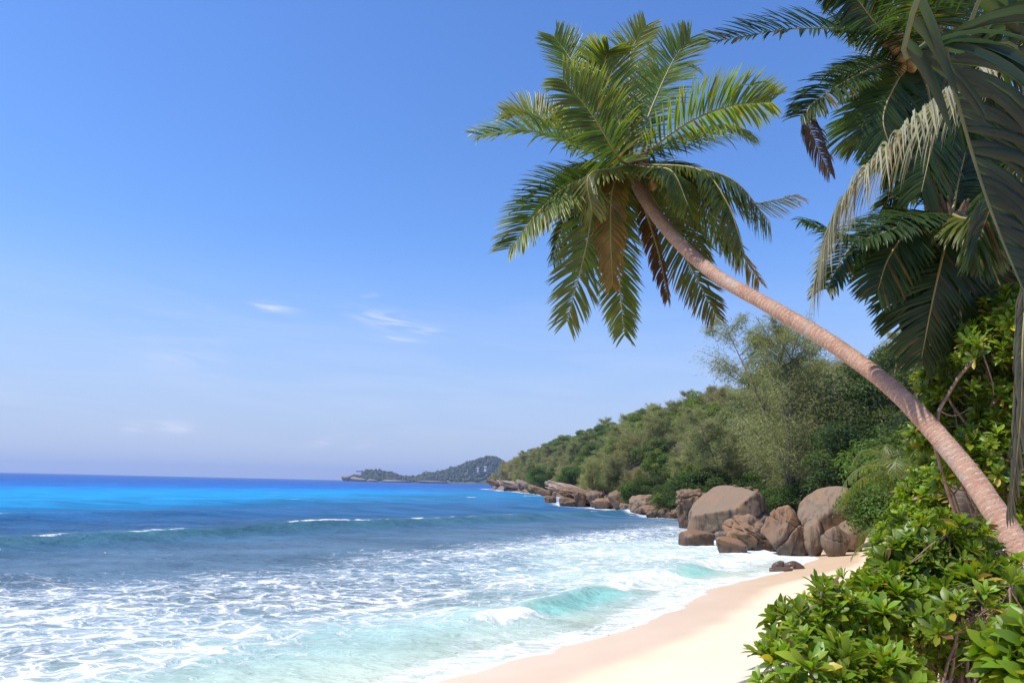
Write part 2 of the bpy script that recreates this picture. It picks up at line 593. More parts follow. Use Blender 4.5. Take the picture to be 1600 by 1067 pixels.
def build_ground():
    gx = graded(-6, 28, 0.17, -70, 420, 1.09)
    gy = graded(2, 58, 0.22, -40, 640, 1.05)
    X, Y = np.meshgrid(gx, gy)
    s, t = coast_s(X, Y)
    Z = land_h(X, Y)
    # footprints, cusps and small lumps on dry sand
    dry = sstep(1.5, 5.0, s)
    Z = Z + dry * (0.05 * fbm2(X, Y, 0.7, 3, 31) + 0.025 * fbm2(X, Y, 2.6, 2, 33)) + 0.02 * fbm2(X, Y, 0.25, 2, 35)
    wet_edge = 2.4 + 0.9 * fbm2(X, Y, 0.10, 3, 41) + 0.25 * fbm2(X, Y, 0.5, 2, 42)
    wet = 1 - sstep(wet_edge - 0.5, wet_edge + 1.1, s)
    soil = np.clip(sstep(13, 17, s + 2.0 * fbm2(X, Y, 0.2, 3, 51)) * sstep(20, 30, Y) + sstep(52, 60, Y), 0, 1)
    rock = sstep(54, 62, Y) * (1 - sstep(6, 12, s + 2 * fbm2(X, Y, 0.15, 3, 61)))
    m = NT('sand and soil')
    p = m.pos()
    n1 = m.noise(0.5, 5, 0.6, p); n2 = m.noise(160, 3, 0.7, p); n3 = m.noise(7, 4, 0.6, p)
    dryc = m.mix(m.rng(n1, 0.3, 0.7), (0.77, 0.60, 0.425), (0.73, 0.56, 0.385))
    wetc = m.mix(m.rng(n1, 0.3, 0.7), (0.74, 0.53, 0.335), (0.69, 0.49, 0.305))
    wa = m.attr('wet')
    c = m.mix(wa, dryc, wetc)
    c = m.mix(m.rng(n2, 0.5, 0.8, 0, 0.25), c, (0.42, 0.28, 0.18))
    soilc = m.mix(m.rng(n3, 0.3, 0.7), (0.055, 0.045, 0.022), (0.10, 0.075, 0.045))
    c = m.mix(m.attr('soil'), c, soilc)
    rockc = m.mix(m.rng(n3, 0.3, 0.7), (0.26, 0.17, 0.11), (0.16, 0.11, 0.08))
    c = m.mix(m.attr('rock'), c, rockc)
    rough = m.rng(wa, 0.3, 1, 0.9, 0.30)
    bp = m.bump(m.math('ADD', m.math('MULTIPLY', n2, 0.15), m.math('MULTIPLY', n3, m.rng(wa, 0, 1, 0.8, 0.05, False))), 0.35, 0.04)
    pr = m.princ(Base__Color=c, Roughness=rough, Normal=bp)
    pr.inputs['Specular IOR Level'].default_value = 0.45
    mat = m.done(pr.outputs[0])
    V = np.stack([X, Y, Z], -1).reshape(-1, 3)
    me = mk_mesh('ground', V, grid_faces(len(gx), len(gy)), True, {'wet': wet.ravel(), 'soil': soil.ravel(), 'rock': rock.ravel()}, [mat])
    ob('ground', me, kind='structure')


build_ground()

# ------------------------------------------------------------------ sea
ROCK_SPOTS = []        # (x, y, radius) of rocks that stand in the water, for foam


def build_sea():
    gx = graded(-36, 24, 0.15, -9000, 9000, 1.085)
    gy = graded(12.5, 66, 0.15, -60, 9000, 1.06)
    X, Y = np.meshgrid(gx, gy)
    s, t = wave_st(X, Y)
    sc, tc = coast_s(X, Y)
    near = (1 - sstep(62, 100, Y)) * (1 - sstep(40, 80, np.abs(X)))      # where the grid is fine enough
    wob = 1.6 * fbm2(X, Y, 0.045, 2, 71)
    wob2 = 0.5 * fbm2(X, Y, 0.22, 3, 72)

    def crest(s0, h, back, front, mask=1.0, wb=1.0, pk=2.0):
        d = s - s0 - wob * wb - wob2
        prof = np.where(d < 0, np.exp(-(np.abs(d) / back) ** pk), np.exp(-(np.abs(d) / front) ** pk))
        return h * prof * mask, d
    Z = np.zeros_like(X)
    # shore break
    m1 = sstep(2.5, 8, t) * (1 - 0.75 * sstep(25, 34, t))
    c1, d1 = crest(-3.6, 0.36, 1.6, 0.70, m1 * (0.8 + 0.4 * fbm2(X, Y, 0.5, 2, 78)), 0.35, 1.45)
    c2, d2 = crest(-36, 0.80, 4.5, 1.7, 0.7 + 0.5 * fbm2(X, Y, 0.035, 2, 77))
    c3, d3 = crest(-14.5, 0.22, 2.4, 1.2, 0.6 + 0.5 * fbm2(X, Y, 0.08, 2, 75))
    c4, d4 = crest(-23, 0.28, 3.0, 1.6, 0.6 + 0.6 * fbm2(X, Y, 0.06, 2, 76))
    c5, d5 = crest(-62, 0.55, 5.5, 3.2)
    c6, d6 = crest(-95, 0.5, 7, 4.5)
    Z += c1 + c2 + c3 + c4 + (c5 + c6) * 0.9
    chop = 0.085 * fbm2(X, Y * 1.25, 0.55, 4, 81) + 0.05 * fbm2(X + 0.6 * Y, Y * 1.6, 1.7, 2, 82)
    Z += chop * near * sstep(0.5, -3.5, s)
    Z += 0.15 * fbm2(X, Y, 0.13, 3, 83) * near * sstep(-3, -12, s)
    # run-up over the sand
    edge = 0.15 + 0.75 * fbm2(X, Y, 0.16, 2, 91) + 0.35 * fbm2(X, Y, 0.55, 2, 92) + 0.10 * fbm2(X, Y, 2.2, 2, 93)
    sand = land_h(X, Y)
    film = sand + 0.02 + 0.03 * sstep(0.2, -2.0, sc - edge)
    onbeach = (Y < 58)
    Z = np.where(onbeach & (sc < edge) & (sc > -3.2), np.maximum(Z * sstep(0.0, -3.2, sc), film), Z)
    Z = np.where(onbeach & (sc >= edge), np.minimum(-0.1, sand - 0.03 - 0.2 * (sc - edge)), Z)
    Z = np.where(~onbeach & (sc > 3), -0.4, Z)
    Z = np.maximum(Z, -1.5)
    # ---- foam density
    n_big = fbm2(X, Y, 0.085, 3, 101); n_mid = fbm2(X, Y, 0.35, 3, 102); n_sm = fbm2(X, Y, 1.1, 2, 103)
    foam = np.zeros_like(X)

    def mx(a):
        np.maximum(foam, a, out=foam)
    # field of broken foam between the break and the swell
    field = sstep(-24.5, -17, s + 3.5 * n_big + 0.08 * np.clip(t, -40, 0)) * sstep(-2.6, -5.0, s)
    mx(field * (0.57 + 0.16 * n_big + 0.13 * n_mid + 0.08 * sstep(-18, -6, s)))
    # thick streaks on the little crests inside the field
    mx(np.exp(-(d3 / 1.0) ** 2) * (0.74 + 0.25 * n_mid) * sstep(-0.5, 0.2, n_big + 0.3))
    mx(np.exp(-((s + 7.6 - wob) / 0.8) ** 2) * (0.78 + 0.25 * n_mid))
    # broken stretches of the shore break
    tt_ = t + 1.2 * n_mid
    green = np.maximum(sstep(8.6, 9.6, tt_) * (1 - sstep(15.0, 16.6, tt_)), sstep(21.5, 22.5, tt_) * (1 - sstep(24.5, 26, tt_)) * 0.8)
    broken = 1 - green
    white = sstep(5.2, 7.0, tt_) * broken
    mx(np.exp(-((d1 - 0.35) / 0.95) ** 2) * (0.98 + 0.15 * n_mid) * white)
    mx(sstep(-1.6, -0.6, d1) * sstep(3.2, 1.4, d1) * (0.80 + 0.2 * n_mid) * sstep(15, 17.5, t) * broken)
    mx(np.exp(-((d1 + 0.42) / 0.26) ** 2) * (0.70 + 0.3 * n_mid) * m1)
    # water sheet in front of the break and the bright edge of the run-up
    e = sc - edge
    beachf = onbeach.astype(float)
    mx(beachf * sstep(-2.0, -0.9, e + 0.7 * n_mid) * (e < 0.05) * (0.76 + 0.25 * n_mid + 0.1 * n_sm))
    mx(beachf * sstep(-0.45, -0.12, e) * (e < 0.05) * 1.0)
    mx(beachf * sstep(-3.8, -2.0, e) * (e < 0.05) * (0.44 + 0.3 * n_mid))
    mx(sstep(24, 30, t) * sstep(-12, -8, s) * sstep(1, -1, s) * (0.62 + 0.3 * n_mid))
    # clear green trough on the face of the break and near the lower left
    face = np.exp(-((d1 - 0.75) / 0.75) ** 2) * green * m1
    foam *= 1 - 0.95 * sstep(0.25, 0.7, face)
    foam *= 1 - 0.62 * sstep(6.5, 1.0, t + 1.5 * n_mid) * sstep(-6.8, -4.2, s) * sstep(-0.9, -1.6, e)
    # whitecaps on the outer swell and here and there
    cap = np.exp(-((d2 + 0.1) / 0.5) ** 2) * sstep(0.10, 0.35, fbm2(X, Y, 0.14, 3, 111) + 0.16)
    cap = cap * sstep(-0.35, 0.15, fbm2(X, Y, 0.45, 3, 112))
    mx(cap * 0.93)
    far_cap = sstep(0.53, 0.66, fbm2(X * 0.35, Y * 0.35 + X * 0.1, 0.30, 3, 113)) * sstep(-28, -40, s) * (1 - sstep(-150, -260, s))
    mx(far_cap * 0.85)
    # wash along the rocks
    rocky = (Y > 56).astype(float)
    mx(rocky * sstep(-3.0 - 0.012 * Y, -0.8, sc + 1.2 * n_mid) * (0.86 + 0.3 * n_mid))
    mx(rocky * sstep(-9, -3, sc + 3 * n_big) * (0.42 + 0.4 * n_mid) * (1 - sstep(150, 260, Y)))
    for (rx, ry, rr) in ROCK_SPOTS:
        q = np.hypot(X - rx, Y - ry) / rr
        mx(sstep(1.65, 1.02, q + 0.25 * n_mid) * (0.84 + 0.25 * n_sm))
    foam = np.clip(foam, 0, 1)
    lumpy = sstep(0.75, 1.0, foam) * np.exp(-(d1 / 1.6) ** 2) * m1
    Z += lumpy * near * (0.16 * fbm2(X, Y, 1.6, 3, 141) + 0.05 * fbm2(X, Y, 4.5, 2, 142))
    # ---- colour of the water body
    def C(r, g, b):
        return np.array([r, g, b])
    xs = np.array([-900, -420, -260, -170, -110, -70, -50, -36, -25, -16, -9, -5, 0.5])
    cs = np.array([C(0.014, 0.085, 0.30), C(0.012, 0.095, 0.33), C(0.008, 0.125, 0.42), C(0.0, 0.25, 0.56), C(0.0, 0.235, 0.47), C(0.014, 0.115, 0.27),
                   C(0.028, 0.095, 0.20), C(0.045, 0.115, 0.185), C(0.085, 0.145, 0.205), C(0.105, 0.17, 0.215), C(0.15, 0.235, 0.255), C(0.32, 0.46, 0.41), C(0.52, 0.52, 0.37)])
    sw = s + 9 * fbm2(X, Y, 0.012, 3, 121) * sstep(-30, -80, s) + 2.5 * n_big
    sw = np.minimum(sw, 0.5)
    # the sheltered corner by the boulders is shallow, clear water over sand
    corner = np.exp(-(((X - 12) / 11) ** 2 + ((Y - 46) / 11) ** 2)) 
    sw2 = sw + corner * 16
    sw2 = np.minimum(sw2, -4.0 + 0 * sw) * (sw < -4.0) + sw * (sw >= -4.0)
    col = np.stack([np.interp(sw2, xs, cs[:, k]) for k in range(3)], -1)
    # reef patches: darker beds
    reef = sstep(0.12, 0.45, fbm2(X, Y * 0.8, 0.03, 3, 131)) * sstep(-20, -45, s) * (1 - sstep(-110, -170, s))
    col = col * (1 - 0.35 * reef[..., None])
    # along the rocky coast and bay on the right the bottom is dark and deep
    bay = sstep(70, 120, Y) * sstep(-75, -20, sc)
    col = col * (1 - bay[..., None] * 0.6) + bay[..., None] * 0.6 * C(0.035, 0.14, 0.27)
    gface = np.clip(face + 0.0, 0, 1)[..., None]
    col = col * (1 - gface) + gface * C(0.25, 0.52, 0.44)
    oface = (np.exp(-((d2 - 1.1) / 1.0) ** 2))[..., None] * 0.6
    col = col * (1 - oface) + oface * C(0.045, 0.13, 0.14)

    m = NT('sea water')
    fo = m.attr('foam'); wc = m.attr('wcol', 'Color')
    p = m.pos()
    # lacy foam: warped cell edges at three sizes
    wn = m.n('ShaderNodeTexNoise', Scale=0.9, Detail=3.0)
    m.set(wn.inputs['Vector'], p)
    w1 = m.n('ShaderNodeVectorMath', _operation='MULTIPLY_ADD')
    m.set(w1.inputs[0], wn.outputs['Color']); w1.inputs[1].default_value = (1.5, 1.5, 0); m.set(w1.inputs[2], p)
    mp = m.n('ShaderNodeMapping'); m.set(mp.inputs[0], w1.outputs[0])
    mp.inputs['Rotation'].default_value = (0, 0, -math.atan2(SHORE_D[1], SHORE_D[0])); mp.inputs['Scale'].default_value = (0.62, 1.0, 0)

    def lace(scale, wdt):
        v = m.n('ShaderNodeTexVoronoi', _feature='DISTANCE_TO_EDGE', _voronoi_dimensions='2D', Scale=scale)
        m.set(v.inputs['Vector'], mp.outputs[0])
        return m.rng(v.outputs['Distance'], 0.0, wdt, 1.0, 0.0)
    l1 = lace(0.95, 0.13); l2 = lace(2.3, 0.15); l3 = lace(6.0, 0.20)
    nn = m.noise(1.7, 7, 0.72, mp.outputs[0], 0.4)
    n0 = m.noise(0.5, 4, 0.6, mp.outputs[0], 0.3)
    lines = m.math('MAXIMUM', l1, m.math('MULTIPLY', l2, 0.80))
    lines = m.math('ADD', m.math('MULTIPLY', lines, 0.31), m.math('MULTIPLY', l3, 0.12))
    val = m.math('ADD', m.math('MULTIPLY', m.math('SUBTRACT', nn, 0.5), 1.45), m.math('MULTIPLY', m.math('SUBTRACT', n0, 0.5), 0.5))
    val = m.math('ADD', m.math('ADD', val, lines), m.math('SUBTRACT', fo, 0.45))
    solid = m.rng(val, 0.35, 0.55)
    thin = m.rng(val, 0.02, 0.5, 0, 0.42)
    ff = m.math('MAXIMUM', solid, thin)
    ff = m.math('MULTIPLY', ff, m.rng(fo, 0.04, 0.2))
    # ripples
    mpr = m.n('ShaderNodeMapping'); m.set(mpr.inputs[0], p)
    mpr.inputs['Rotation'].default_value = (0, 0, -math.atan2(SHORE_D[1], SHORE_D[0]) + 0.35); mpr.inputs['Scale'].default_value = (0.55, 1.0, 1.0)
    r1 = m.noise(0.35, 5, 0.62, mpr.outputs[0], 0.3)
    r2 = m.noise(2.4, 4, 0.6, mpr.outputs[0], 0.4)
    r3 = m.noise(0.06, 4, 0.6, mpr.outputs[0], 0.3)
    hh = m.math('ADD', m.math('MULTIPLY', r1, 0.75), m.math('MULTIPLY', r2, 0.14))
    hh = m.math('ADD', hh, m.math('MULTIPLY', r3, 1.6))
    hh = m.math('ADD', hh, m.math('MULTIPLY', ff, 0.07))
    bp = m.bump(hh, 1.0, 1.0)
    tone = m.rng(m.noise(0.16, 5, 0.65, mpr.outputs[0], 0.6), 0.3, 0.7, 0.72, 1.25)
    wcv = m.mix(1.0, wc, m.n('ShaderNodeCombineColor', Red=tone, Green=tone, Blue=tone).outputs[0], 'MULTIPLY')
    # a rough sea never mirrors fully at grazing view: wave slopes cap its Fresnel reflectance
    fres = m.rng(m.n('ShaderNodeFresnel', IOR=1.33, Normal=bp).outputs[0], 0.02, 1.0, 0.02, 0.30, False)
    body = m.n('ShaderNodeBsdfDiffuse', Color=wcv, Normal=bp)
    gl = m.n('ShaderNodeBsdfGlossy', Color=(1, 1, 1), Roughness=0.12, Normal=bp)
    water = m.n('ShaderNodeMixShader')
    m.set(water.inputs[0], fres); m.t.links.new(body.outputs[0], water.inputs[1]); m.t.links.new(gl.outputs[0], water.inputs[2])
    fb = m.bump(m.math('ADD', nn, m.math('MULTIPLY', l3, 0.3)), 0.5, 0.06)
    foamsh = m.princ(Base__Color=(0.70, 0.72, 0.73), Roughness=0.75, Normal=fb)
    foamsh.inputs['Specular IOR Level'].default_value = 0.2
    ms = m.n('ShaderNodeMixShader')
    m.set(ms.inputs[0], ff); m.t.links.new(water.outputs[0], ms.inputs[1]); m.t.links.new(foamsh.outputs[0], ms.inputs[2])
    mat = m.done(ms.outputs[0])
    V = np.stack([X, Y, Z], -1).reshape(-1, 3)
    F = grid_faces(len(gx), len(gy))
    # drop the sheet where it lies well under dry land
    keep = (sc.ravel()[F] < 6).any(1)
    F = F[keep]
    me = mk_mesh('sea', V, F, True, {'foam': foam.ravel(), 'wcol': col.reshape(-1, 3)}, [mat])
    ob('sea', me, kind='structure')


# ------------------------------------------------------------------ rocks


_ICO = {}


def ico(sub):
    if sub not in _ICO:
        import bmesh
        bm = bmesh.new()
        bmesh.ops.create_icosphere(bm, subdivisions=sub, radius=1)
        v = np.array([x.co[:] for x in bm.verts]); f = np.array([[q.index for q in x.verts] for x in bm.faces])
        bm.free()
        _ICO[sub] = (v / np.linalg.norm(v, axis=1)[:, None], f)
    return _ICO[sub]


def rock_shape(planes, seed, sub=5, soft=14.0, rough=0.05, cracks=(), lump=0.10, facets=12):
    """unit rock: a sphere of radius 1 cut by planes (normal, distance) with rounded edges, lumps and cracks"""
    u, f = ico(sub)
    inv = [np.ones(len(u)) * 1.0]
    rgp = np.random.default_rng(seed + 5000)
    planes = list(planes) + rand_planes(rgp, facets, 0.70, 0.92)
    for n, d in planes:
        n = np.array(n, float); n /= np.linalg.norm(n)
        inv.append(np.clip(u @ n, 1e-4, None) / d)
    inv = np.stack(inv, 0)
    r = 1.0 / (np.sum(inv ** soft, 0) ** (1.0 / soft))
    p = u * r[:, None]
    rid = 1 - np.abs(fbm(p * 2.6 + seed, 4, seed + 4)) * 2
    r2 = 1 + lump * fbm(u * 1.6 + seed, 3, seed) + rough * fbm(p * 4.5 + seed, 5, seed + 9) + rough * 0.4 * np.clip(rid, -1, 1)
    p = p * r2[:, None]
    for n, c, wdt, dep in cracks:
        n = np.array(n, float); n /= np.linalg.norm(n)
        q = p @ n - c + 0.12 * fbm(p * 1.9 + seed, 4, seed + 3)
        gate = sstep(-0.3, 0.1, fbm(p * 1.3 + 5 * c + seed, 2, seed + 6) + 0.15)
        p = p * (1 - gate * (dep * 1.6 * np.exp(-(q / (wdt * 0.6)) ** 2) + dep * 0.38 * (1 + np.tanh(q / (wdt * 0.5)))))[:, None]
    return p, f


def rand_planes(rng, n, lo=0.55, hi=0.9):
    out = []
    for _ in range(n):
        v = rng.normal(size=3)
        out.append((v / np.linalg.norm(v), rng.uniform(lo, hi)))
    return out


def rock(name, label, box, Y, planes, seed, mat, depth=0.8, sub=5, soft=14, rough=0.05, cracks=(), lump=0.1, tilt=0.0, group=None, sink=0.25, wet_h=0.75, wash=True, yaw=0.0, flat=1.0):
    """box = photograph pixels (left, right, top, foot); the rock's real size follows from its distance Y"""
    l, r, tp, ft = box
    a = at(l, (tp + ft) / 2, Y); b = at(r, (tp + ft) / 2, Y)
    top = at((l + r) / 2, tp, Y).z; foot = at((l + r) / 2, ft, Y).z
    W = (b - a).length; H = top - foot
    foot -= sink * H
    H = top - foot
    cx, cz = (a.x + b.x) / 2, (top + foot) / 2
    p, f = rock_shape(planes, seed, sub, soft, rough, cracks, lump)
    p = np.array(p) * np.array([1, 1, flat])
    if yaw:
        c_, s_ = math.cos(yaw), math.sin(yaw); p = p @ np.array([[c_, s_, 0], [-s_, c_, 0], [0, 0, 1]])
    if tilt:
        c_, s_ = math.cos(tilt), math.sin(tilt); p = p @ np.array([[c_, 0, -s_], [0, 1, 0], [s_, 0, c_]])
    mn, mxx = p.min(0), p.max(0)
    p = (p - (mn + mxx) / 2) / ((mxx - mn) / 2)
    p = p * np.array([W / 2, W / 2 * depth, H / 2])
    yc = Y + W / 2 * depth * 0.6
    # keep the apparent size when the middle of the rock stands farther back
    k = yc / Y
    ctr = Vector((cx, yc, cz))
    base = Vector((cx, yc, foot))
    # bed the rock: its underside reaches down into the sand or the sea floor
    bed = max(min(land_at(cx, yc), land_at(cx, yc - W / 2 * depth * 0.7)) - 0.25, -1.3)
    vz = p[:, 2] + H / 2
    if bed < foot:
        lowp = np.clip((0.4 * H - vz) / (0.4 * H), 0, 1)
        vz = vz - (foot - bed) * lowp ** 0.8
        p[:, 2] = vz - H / 2
    worldz = foot + vz
    wet = sstep(wet_h + 0.1, wet_h - 0.45, worldz + 0.25 * fbm(p * 1.2 + seed, 2, seed)) if wet_h > 0 else np.zeros(len(p))
    vv = p + np.array([0, 0, H / 2])
    me = mk_mesh(name, vv, f, True, {'wet': wet}, [mat])
    o = ob(name, me, loc=base)
    tag(o, label, 'boulder' if 'boulder' in name else 'rock', group)
    if wash and foot < 0.25:
        ROCK_SPOTS.append((cx, yc, W / 2 * max(1, depth) * 1.0))
    return o


G1 = 'granite boulders at the end of the beach'
rng0 = np.random.default_rng(4)
rock('granite_boulder', 'huge flat-topped granite boulder with pale sloping top at the water edge', (1083, 1214, 758, 846), 60,
     [((-0.46, -0.30, 0.82), 0.33), ((-0.55, -0.85, -0.18), 0.60), ((0.85, -0.5, 0.0), 0.72), ((-0.95, 0.1, 0.15), 0.78), ((0.35, -0.75, 0.25), 0.66), ((0.6, 0.1, 0.75), 0.66)],
     3, M_GRANITE, 0.85, 6, 26, 0.014, [((-0.5, 0.1, 0.85), -0.35, 0.05, 0.09)], 0.12, group=G1)
rock('granite_boulder', 'rough dark broken boulder behind the flat-topped boulder', (1060, 1130, 763, 806), 72,
     rand_planes(np.random.default_rng(8), 7, 0.5, 0.8), 8, M_GRANITE_RED, 0.8, 6, 10, 0.17, [((0.8, 0.2, 0.5), 0.1, 0.06, 0.2), ((-0.3, 0.4, 0.8), 0.2, 0.05, 0.2)], 0.3, group=G1)
rock('granite_boulder', 'jagged rust-brown ledge under the dark trees, behind the flat-topped boulder', (1108, 1200, 757, 806), 76,
     rand_planes(np.random.default_rng(15), 8, 0.5, 0.8), 15, M_GRANITE_RED, 0.6, 6, 10, 0.16, [((0.6, 0.2, 0.7), 0.15, 0.05, 0.2)], 0.28, group=G1)
rock('granite_boulder', 'low cracked brown boulder with horizontal splits, left of the peaked one', (1137, 1222, 803, 858), 50,
     [((-0.5, -0.6, 0.65), 0.62), ((0.3, -0.9, 0.3), 0.66), ((-0.9, -0.2, 0.1), 0.75), ((0.4, 0, 0.9), 0.6)], 21, M_GRANITE_RED, 0.7, 6, 34, 0.05,
     [((0.35, -0.2, 0.92), 0.12, 0.035, 0.13), ((0.42, 0.1, 0.9), -0.22, 0.03, 0.12), ((0.9, 0.1, -0.35), 0.05, 0.03, 0.12), ((0.2, -0.3, 0.93), 0.42, 0.03, 0.1)], 0.16, tilt=0.2, group=G1)
rock('granite_boulder', 'tall peaked rust-brown boulder split by diagonal cracks beside the sand', (1196, 1269, 789, 864), 47.5,
     [((-0.75, -0.4, 0.5), 0.52), ((0.75, -0.35, 0.45), 0.58), ((0.1, -0.95, 0.1), 0.6), ((0.9, 0.1, -0.2), 0.68)], 33, M_GRANITE_RED, 0.7, 6, 40, 0.03,
     [((0.7, 0.1, 0.7), 0.05, 0.03, 0.14), ((0.62, -0.1, 0.78), 0.34, 0.025, 0.10), ((-0.65, 0.2, 0.75), -0.15, 0.03, 0.12), ((0.85, 0, -0.5), 0.12, 0.02, 0.08)], 0.10, tilt=-0.12, group=G1, sink=0.18)
rock('granite_boulder', 'large smooth dome-shaped grey boulder with pinkish cap above the beach', (1256, 1354, 759, 832), 52,
     [((-0.72, -0.45, 0.55), 0.60), ((0.85, -0.3, 0.25), 0.66), ((0.0, -0.80, -0.5), 0.60), ((-0.2, -0.9, 0.2), 0.72)], 45, M_GRANITE, 0.8, 6, 11, 0.008,
     (), 0.07, group=G1, sink=0.22)
rock('granite_boulder', 'small squarish grey boulder peeking out behind the dome-shaped boulder', (1265, 1293, 775, 806), 57,
     rand_planes(np.random.default_rng(51), 5, 0.6, 0.8), 51, M_GRANITE, 0.9, 5, 12, 0.03, (), 0.1, group=G1)
rock('granite_boulder', 'upright rounded slate-grey boulder between peaked boulder and small rocks', (1258, 1294, 810, 857), 47,
     [((0.75, -0.5, 0.3), 0.66), ((-0.6, -0.7, 0.3), 0.75)], 57, M_GRANITE, 0.8, 5, 9, 0.02, [((0.2, 0.1, 0.95), -0.45, 0.03, 0.1)], 0.08, group=G1)
rock('granite_boulder', 'small two-tone boulder resting on sand below the dome-shaped boulder', (1286, 1332, 822, 857), 46,
     [((0.6, -0.5, 0.6), 0.58), ((-0.5, -0.8, 0.2), 0.72), ((0.0, -1, -0.1), 0.75)], 63, M_GRANITE, 0.7, 5, 12, 0.03, [((0.25, -0.2, 0.9), -0.1, 0.03, 0.12)], 0.08, group=G1)
rock('granite_boulder', 'low wedge-shaped grey boulder partly behind the shrub, under the dome-shaped boulder', (1310, 1358, 812, 850), 48.5,
     [((-0.6, -0.3, 0.7), 0.55), ((0.5, -0.4, 0.75), 0.62)], 69, M_GRANITE, 0.8, 5, 12, 0.03, (), 0.1, group=G1)
rock('granite_boulder', 'low boulder standing alone in the foam left of the flat-topped boulder', (1063, 1121, 828, 849), 54,
     [((0.1, -0.3, 0.95), 0.55), ((-0.9, -0.3, 0.2), 0.72), ((0.5, -0.8, 0.2), 0.7)], 75, M_GRANITE_RED, 0.6, 5, 12, 0.06, (), 0.14, group=G1)
rock('granite_boulder', 'tilted wedge of brown rock lying in the wash below the cracked boulder', (1121, 1169, 839, 863), 47.5,
     [((0.45, -0.3, 0.85), 0.45), ((-0.5, -0.8, -0.2), 0.6)], 81, M_GRANITE_RED, 0.6, 5, 14, 0.05, (), 0.1, tilt=-0.15, group=G1)
G2 = 'small dark rocks on the wet sand'
rock('beach_rock', 'upper left lump of the small dark rock cluster on the wet sand', (1207, 1229, 876, 893), 39.5,
     rand_planes(np.random.default_rng(90), 5, 0.55, 0.8), 90, M_GRANITE_RED, 0.8, 4, 10, 0.06, (), 0.15, group=G2, wet_h=0.9, wash=False)
rock('beach_rock', 'rounded right-hand lump of the small dark rock cluster on the wet sand', (1228, 1262, 877, 896), 39,
     [((0.4, -0.5, 0.75), 0.6)], 92, M_GRANITE_RED, 0.7, 5, 10, 0.05, [((0.55, -0.2, 0.8), 0.1, 0.05, 0.16)], 0.12, group=G2, wet_h=0.9, wash=False)
rock('beach_rock', 'flat front slab of the small dark rock cluster on the wet sand', (1203, 1243, 886, 898), 38,
     [((-0.2, -0.4, 0.9), 0.5)], 94, M_GRANITE_RED, 0.5, 4, 10, 0.06, (), 0.15, group=G2, wet_h=0.9, wash=False)

# rocky shore from the boulders out to the point: larger rocks read off the photograph
G3 = 'rocks of the rocky shore'
shore = [  # left, right, top, foot, distance, kind of plane set
    (985, 1030, 772, 800, 108, 'dark rock with pale sunlit top below the trees'),
    (1003, 1044, 789, 806, 102, 'dark oval rock at the waterline'),
    (1028, 1052, 793, 807, 98, 'brown pointed rock by the waterline'),
    (1050, 1084, 793, 809, 95, 'flat reddish rock nearest the flat-topped boulder'),
    (1020, 1042, 766, 790, 112, 'grey heaped rock under the dark trees'),
    (1066, 1088, 796, 812, 90, 'small upright brown rock at the foot of the flat-topped boulder'),
    (1052, 1066, 782, 796, 102, 'small rounded brown rock under the foliage'),
    (950, 992, 765, 792, 126, 'broad brown rock under the shrub at the slab edge'),
    (980, 1003, 789, 800, 112, 'tan wedge rock touching the water'),
    (968, 990, 786, 797, 116, 'dark wet block at the waterline'),
    (925, 960, 778, 793, 132, 'orange-brown rock at the foot of the great slab'),
    (896, 916, 767, 782, 140, 'tan block set into the great slab'),
    (916, 945, 766, 785, 138, 'grey rock shelf right of the tan block'),
    (873, 900, 776, 790, 140, 'low brown rock at the seaward foot of the slab'),
    (850, 870, 774, 782, 150, 'small rust rock standing off in the water'),
    (938, 962, 743, 766, 150, 'dark triangular boulder on top of the great slab'),
    (1010, 1026, 797, 808, 98, 'small wet rock awash below the shore'),
    (1040, 1060, 800, 811, 94, 'pale low rock awash by the shore'),
]
for i, (l, r, tp, ft, Yd, txt) in enumerate(shore):
    rg = np.random.default_rng(200 + i)
    rock('shore_rock', txt, (l, r, tp, ft), Yd, rand_planes(rg, 6, 0.5, 0.82) + [((0.1, -0.2, 0.95), 0.6)], 200 + i, M_GRANITE_RED if i % 3 else M_GRANITE, 0.8, 5, 32,
         0.05, [((rg.normal(), 0.2, 1), 0.05, 0.04, 0.1)], 0.18, group=G3, sink=0.35)
slabs = [
    (852, 966, 754, 786, 150, 'great sloping granite slab running down to the sea', 0.30),
    (868, 962, 760, 792, 143, 'lower plate of the great slab, just above the water', 0.26),
    (850, 908, 750, 772, 185, 'long tilted granite plate beyond the great slab', 0.34),
    (915, 972, 752, 770, 160, 'brown upper plate of the great slab under the trees', 0.24),
    (802, 850, 749, 767, 320, 'tilted plate with a bright upper edge near the point', 0.32),
    (774, 834, 750, 766, 400, 'long slanting granite plate behind the point', 0.26),
    (757, 800, 749, 763, 480, 'farthest tilted plate at the tip of the headland', 0.30),
    (824, 864, 757, 772, 260, 'brown plate at the waterline between point and great slab', 0.25),
]
for i, (l, r, tp, ft, Yd, txt, tl) in enumerate(slabs):
    rg = np.random.default_rng(300 + i)
    rock('sloping_rock', txt, (l, r, tp, ft), Yd, [((0.1, -0.35, 0.9), 0.42), ((0, -0.9, 0.1), 0.6), ((0, 0.2, -1), 0.4), ((-0.9, -0.2, 0.2), 0.85), ((0.2, -0.7, 0.6), 0.5)] + rand_planes(rg, 3, 0.6, 0.8),
         300 + i, M_GRANITE_PALE if i in (0, 2, 4, 5) else M_GRANITE_RED, 0.6, 6, 14, 0.10, [((0.1, 0, 0.95), 0.15, 0.03, 0.12), ((0.9, 0.3, 0.3), 0.2, 0.02, 0.12), ((0.8, -0.4, 0.3), -0.3, 0.025, 0.14), ((-0.1, 0.1, 0.9), -0.12, 0.03, 0.12)], 0.14,
         tilt=tl, group=G3, sink=0.12, wet_h=0.8, flat=0.32)
